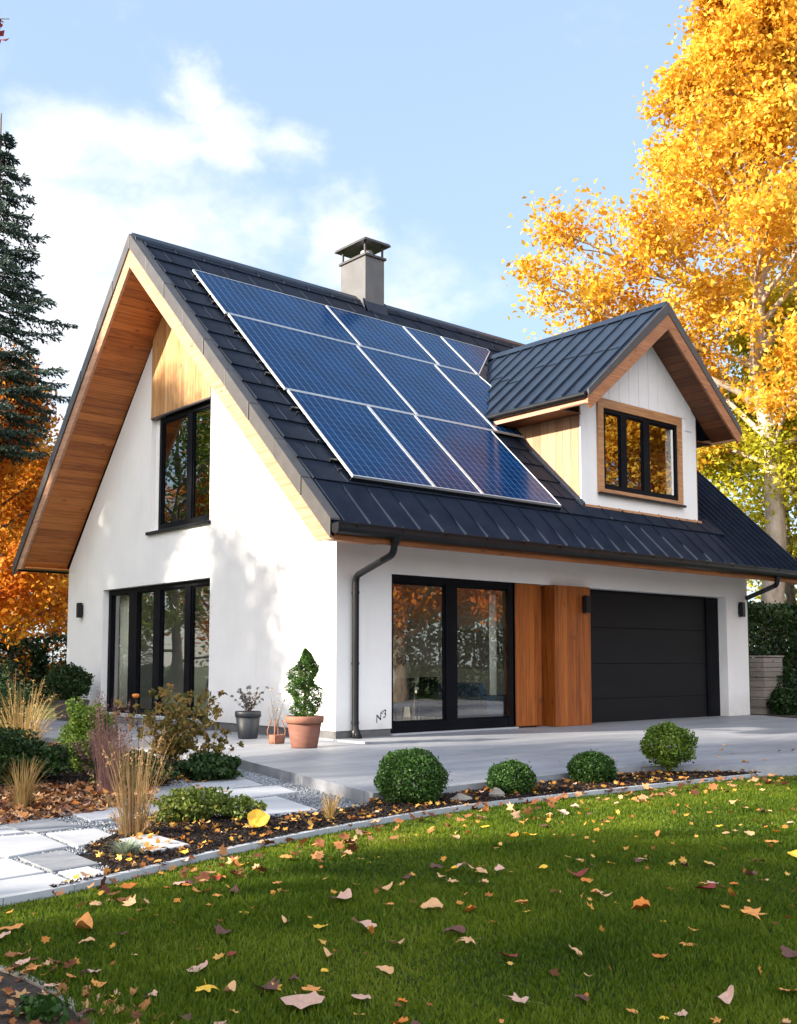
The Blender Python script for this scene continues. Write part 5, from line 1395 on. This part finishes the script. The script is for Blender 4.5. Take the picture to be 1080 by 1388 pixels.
# in the beds
tag(put_leaf(-5.74, -6.62, ZL + .13, 'y', 1, .17, 'large round bright yellow leaf standing upright in the bark mulch'), None).rotation_euler = (R_(75), 0, R_(-35))
put_leaf(-6.86, -7.06, ZL + .075, 'o', 0, .17, 'large orange leaf in the mulch beside the silvery cushion plant', .1)
cnt = 0
for poly, k, lo, hi, wh in ((mulch_near, 80, .05, .09, 'in the black mulch bed'), ([(-8.0, -5.0), (-6.4, -4.7), (-5.5, -4.4), (-4.9, -3.2), (-5.4, -2.9), (-6.3, -3.2), (-7.6, -3.6)], 42, .09, .15, 'in the brown leaf heap left of the path')):
    xs = [p[0] for p in poly]; ys = [p[1] for p in poly]; c0 = 0
    while c0 < k:
        x, y = rgl.uniform(min(xs), max(xs)), rgl.uniform(min(ys), max(ys))
        if not in_poly(np.array([x]), np.array([y]), poly)[0]: continue
        pal = cs if wh[-3:] == 'bed' else ['b', 'O', 't', 'k', 'b', 'o']
        put_leaf(x, y, ZL + (.062 if wh[-3:] == 'bed' else .02), pal[rgl.integers(0, len(pal))], int(rgl.integers(0, 4)), rgl.uniform(lo, hi), where=wh); c0 += 1
print('leaf objects', nleafobj)
def litter(poly, n, size, mats, seed, z, label):
    rg = np.random.default_rng(seed)
    xs = [p[0] for p in poly]; ys = [p[1] for p in poly]
    x = rg.uniform(min(xs), max(xs), n); y = rg.uniform(min(ys), max(ys), n); ok = in_poly(x, y, poly); x, y = x[ok], y[ok]; n = len(x)
    a = rg.uniform(0, 2*PI, n); s = size*rg.uniform(.5, 1.3, n)
    tl = rand_dirs(n, rg, 2.2)
    u = np.stack([np.cos(a), np.sin(a), np.zeros(n)], 1); u -= tl*np.sum(u*tl, 1, keepdims=True); u /= np.linalg.norm(u, axis=1, keepdims=True); v = np.cross(tl, u)
    out = [(0, -.5, .0), (.22, -.3, .05), (.48, -.28, .18), (.34, -.02, .08), (.46, .22, .2), (.18, .2, .04), (0, .5, .12), (-.18, .2, .04), (-.46, .22, .2), (-.34, -.02, .08), (-.48, -.28, .18), (-.22, -.3, .05)]
    c = np.stack([x, y, z + rg.random(n)*.02], 1)
    P = np.stack([c + (u*p[0] + v*p[1] + tl*p[2]*rg.uniform(-.4, 1.4, n)[:, None])*s[:, None] for p in out] + [c], 1)
    k = len(out)
    o = np_mesh('leaf_litter', P, [(k, i, (i+1) % k) for i in range(k)], mats)
    return tag(o, label, 'leaf litter', kind='stuff')
M['litter'] = mat_leaf('leaf_litter', [(.05, (.05, .02, .012)), (.3, (.18, .06, .025)), (.55, (.36, .15, .05)), (.75, (.52, .28, .12)), (.95, (.62, .38, .22))], .15, .6, 3, .15)
M['litterbright'] = mat_leaf('bright_leaf_litter', [(.05, (.10, .035, .012)), (.3, (.40, .15, .03)), (.6, (.62, .30, .05)), (.95, (.72, .46, .12))], .2, .6, 3, .15)
litter([(-8.6, -5.0), (-6.4, -4.75), (-5.5, -4.5), (-4.8, -3.0), (-5.4, -2.4), (-6.3, -2.2), (-8.2, -2.6)], 3600, .09, M['litter'], 401, ZL + .0, 'brown dry leaf litter heaped left of the path')
litter(mulch_near, 1300, .05, M['litterbright'], 402, ZL + .06, 'small orange and yellow leaf scraps over the black mulch')
litter([(-5.0, -3.4), (-4.6, -4.4), (-4.2, -3.2), (-3.3, -2.2), (-3.2, -1.7), (-4.6, -2.0)], 350, .07, M['litterbright'], 403, ZL + .006, 'orange leaf litter beneath the rose bushes')
band = [(p[0], p[1] - .02) for p in edge_line[12:]] + [(p[0], p[1] - .75) for p in edge_line[12:]][::-1]
litter(band, 520, .085, M['litter'], 404, ZL + .035, 'small yellow and orange leaf scraps on the grass along the edging')
litter([(-3.9, -5.8), (-1.3, -5.8), (0, -6.0), (3, -7.6), (5, -6.5), (4, -4.5), (-2, -4.8)], 60, .06, M['litter'], 407, .002, 'a few dry leaves blown onto the driveway beside the bed')
litter([(-9, -8), (-6, -7.4), (2, -7), (2, -8.5), (-4, -12), (-8, -11)], 520, .045, M['litterbright'], 406, ZL + .03, 'small scattered leaf scraps in the lawn grass')
litter([(-8.5, -8.6), (-8.3, -9.2), (-8.3, -9.9), (-8.5, -10.5), (-9.4, -10.5), (-9.2, -8.5)], 330, .06, M['litter'], 405, ZL + .014, 'brown leaf litter in the corner bed at the lower left')
shrub('corner_plant', (-8.66, -9.65, ZL), .08, .15, .035, 220, .04, M['box'], 131, 'low green leafy plant among leaves in the lower left corner', lump=.3, hollow=.3, stem=False)
# stones
for loc, sc, lab in (((-2.92, -6.42, ZL), (.075, .07, .075), 'upright pale stone in the mulch beside the second ball shrub'), ((-3.35, -6.38, ZL), (.11, .08, .06), 'flat brownish stone in the mulch near the largest boxwood ball')):
    bm = bmesh.new(); bmesh.ops.create_icosphere(bm, subdivisions=3, radius=1)
    for v in bm.verts:
        n_ = .14*math.sin(v.co.x*5 + loc[0])*math.cos(v.co.y*4) + .1*math.sin(v.co.z*7)
        v.co *= 1 + n_; v.co.x *= sc[0]; v.co.y *= sc[1]; v.co.z = (v.co.z + .8)*sc[2]
    me = bpy.data.meshes.new('stone'); bm.to_mesh(me); bm.free(); me.materials.append(M['stone'])
    o = bpy.data.objects.new('stone', me); link(o); o.location = loc; tag(o, lab, 'stone')
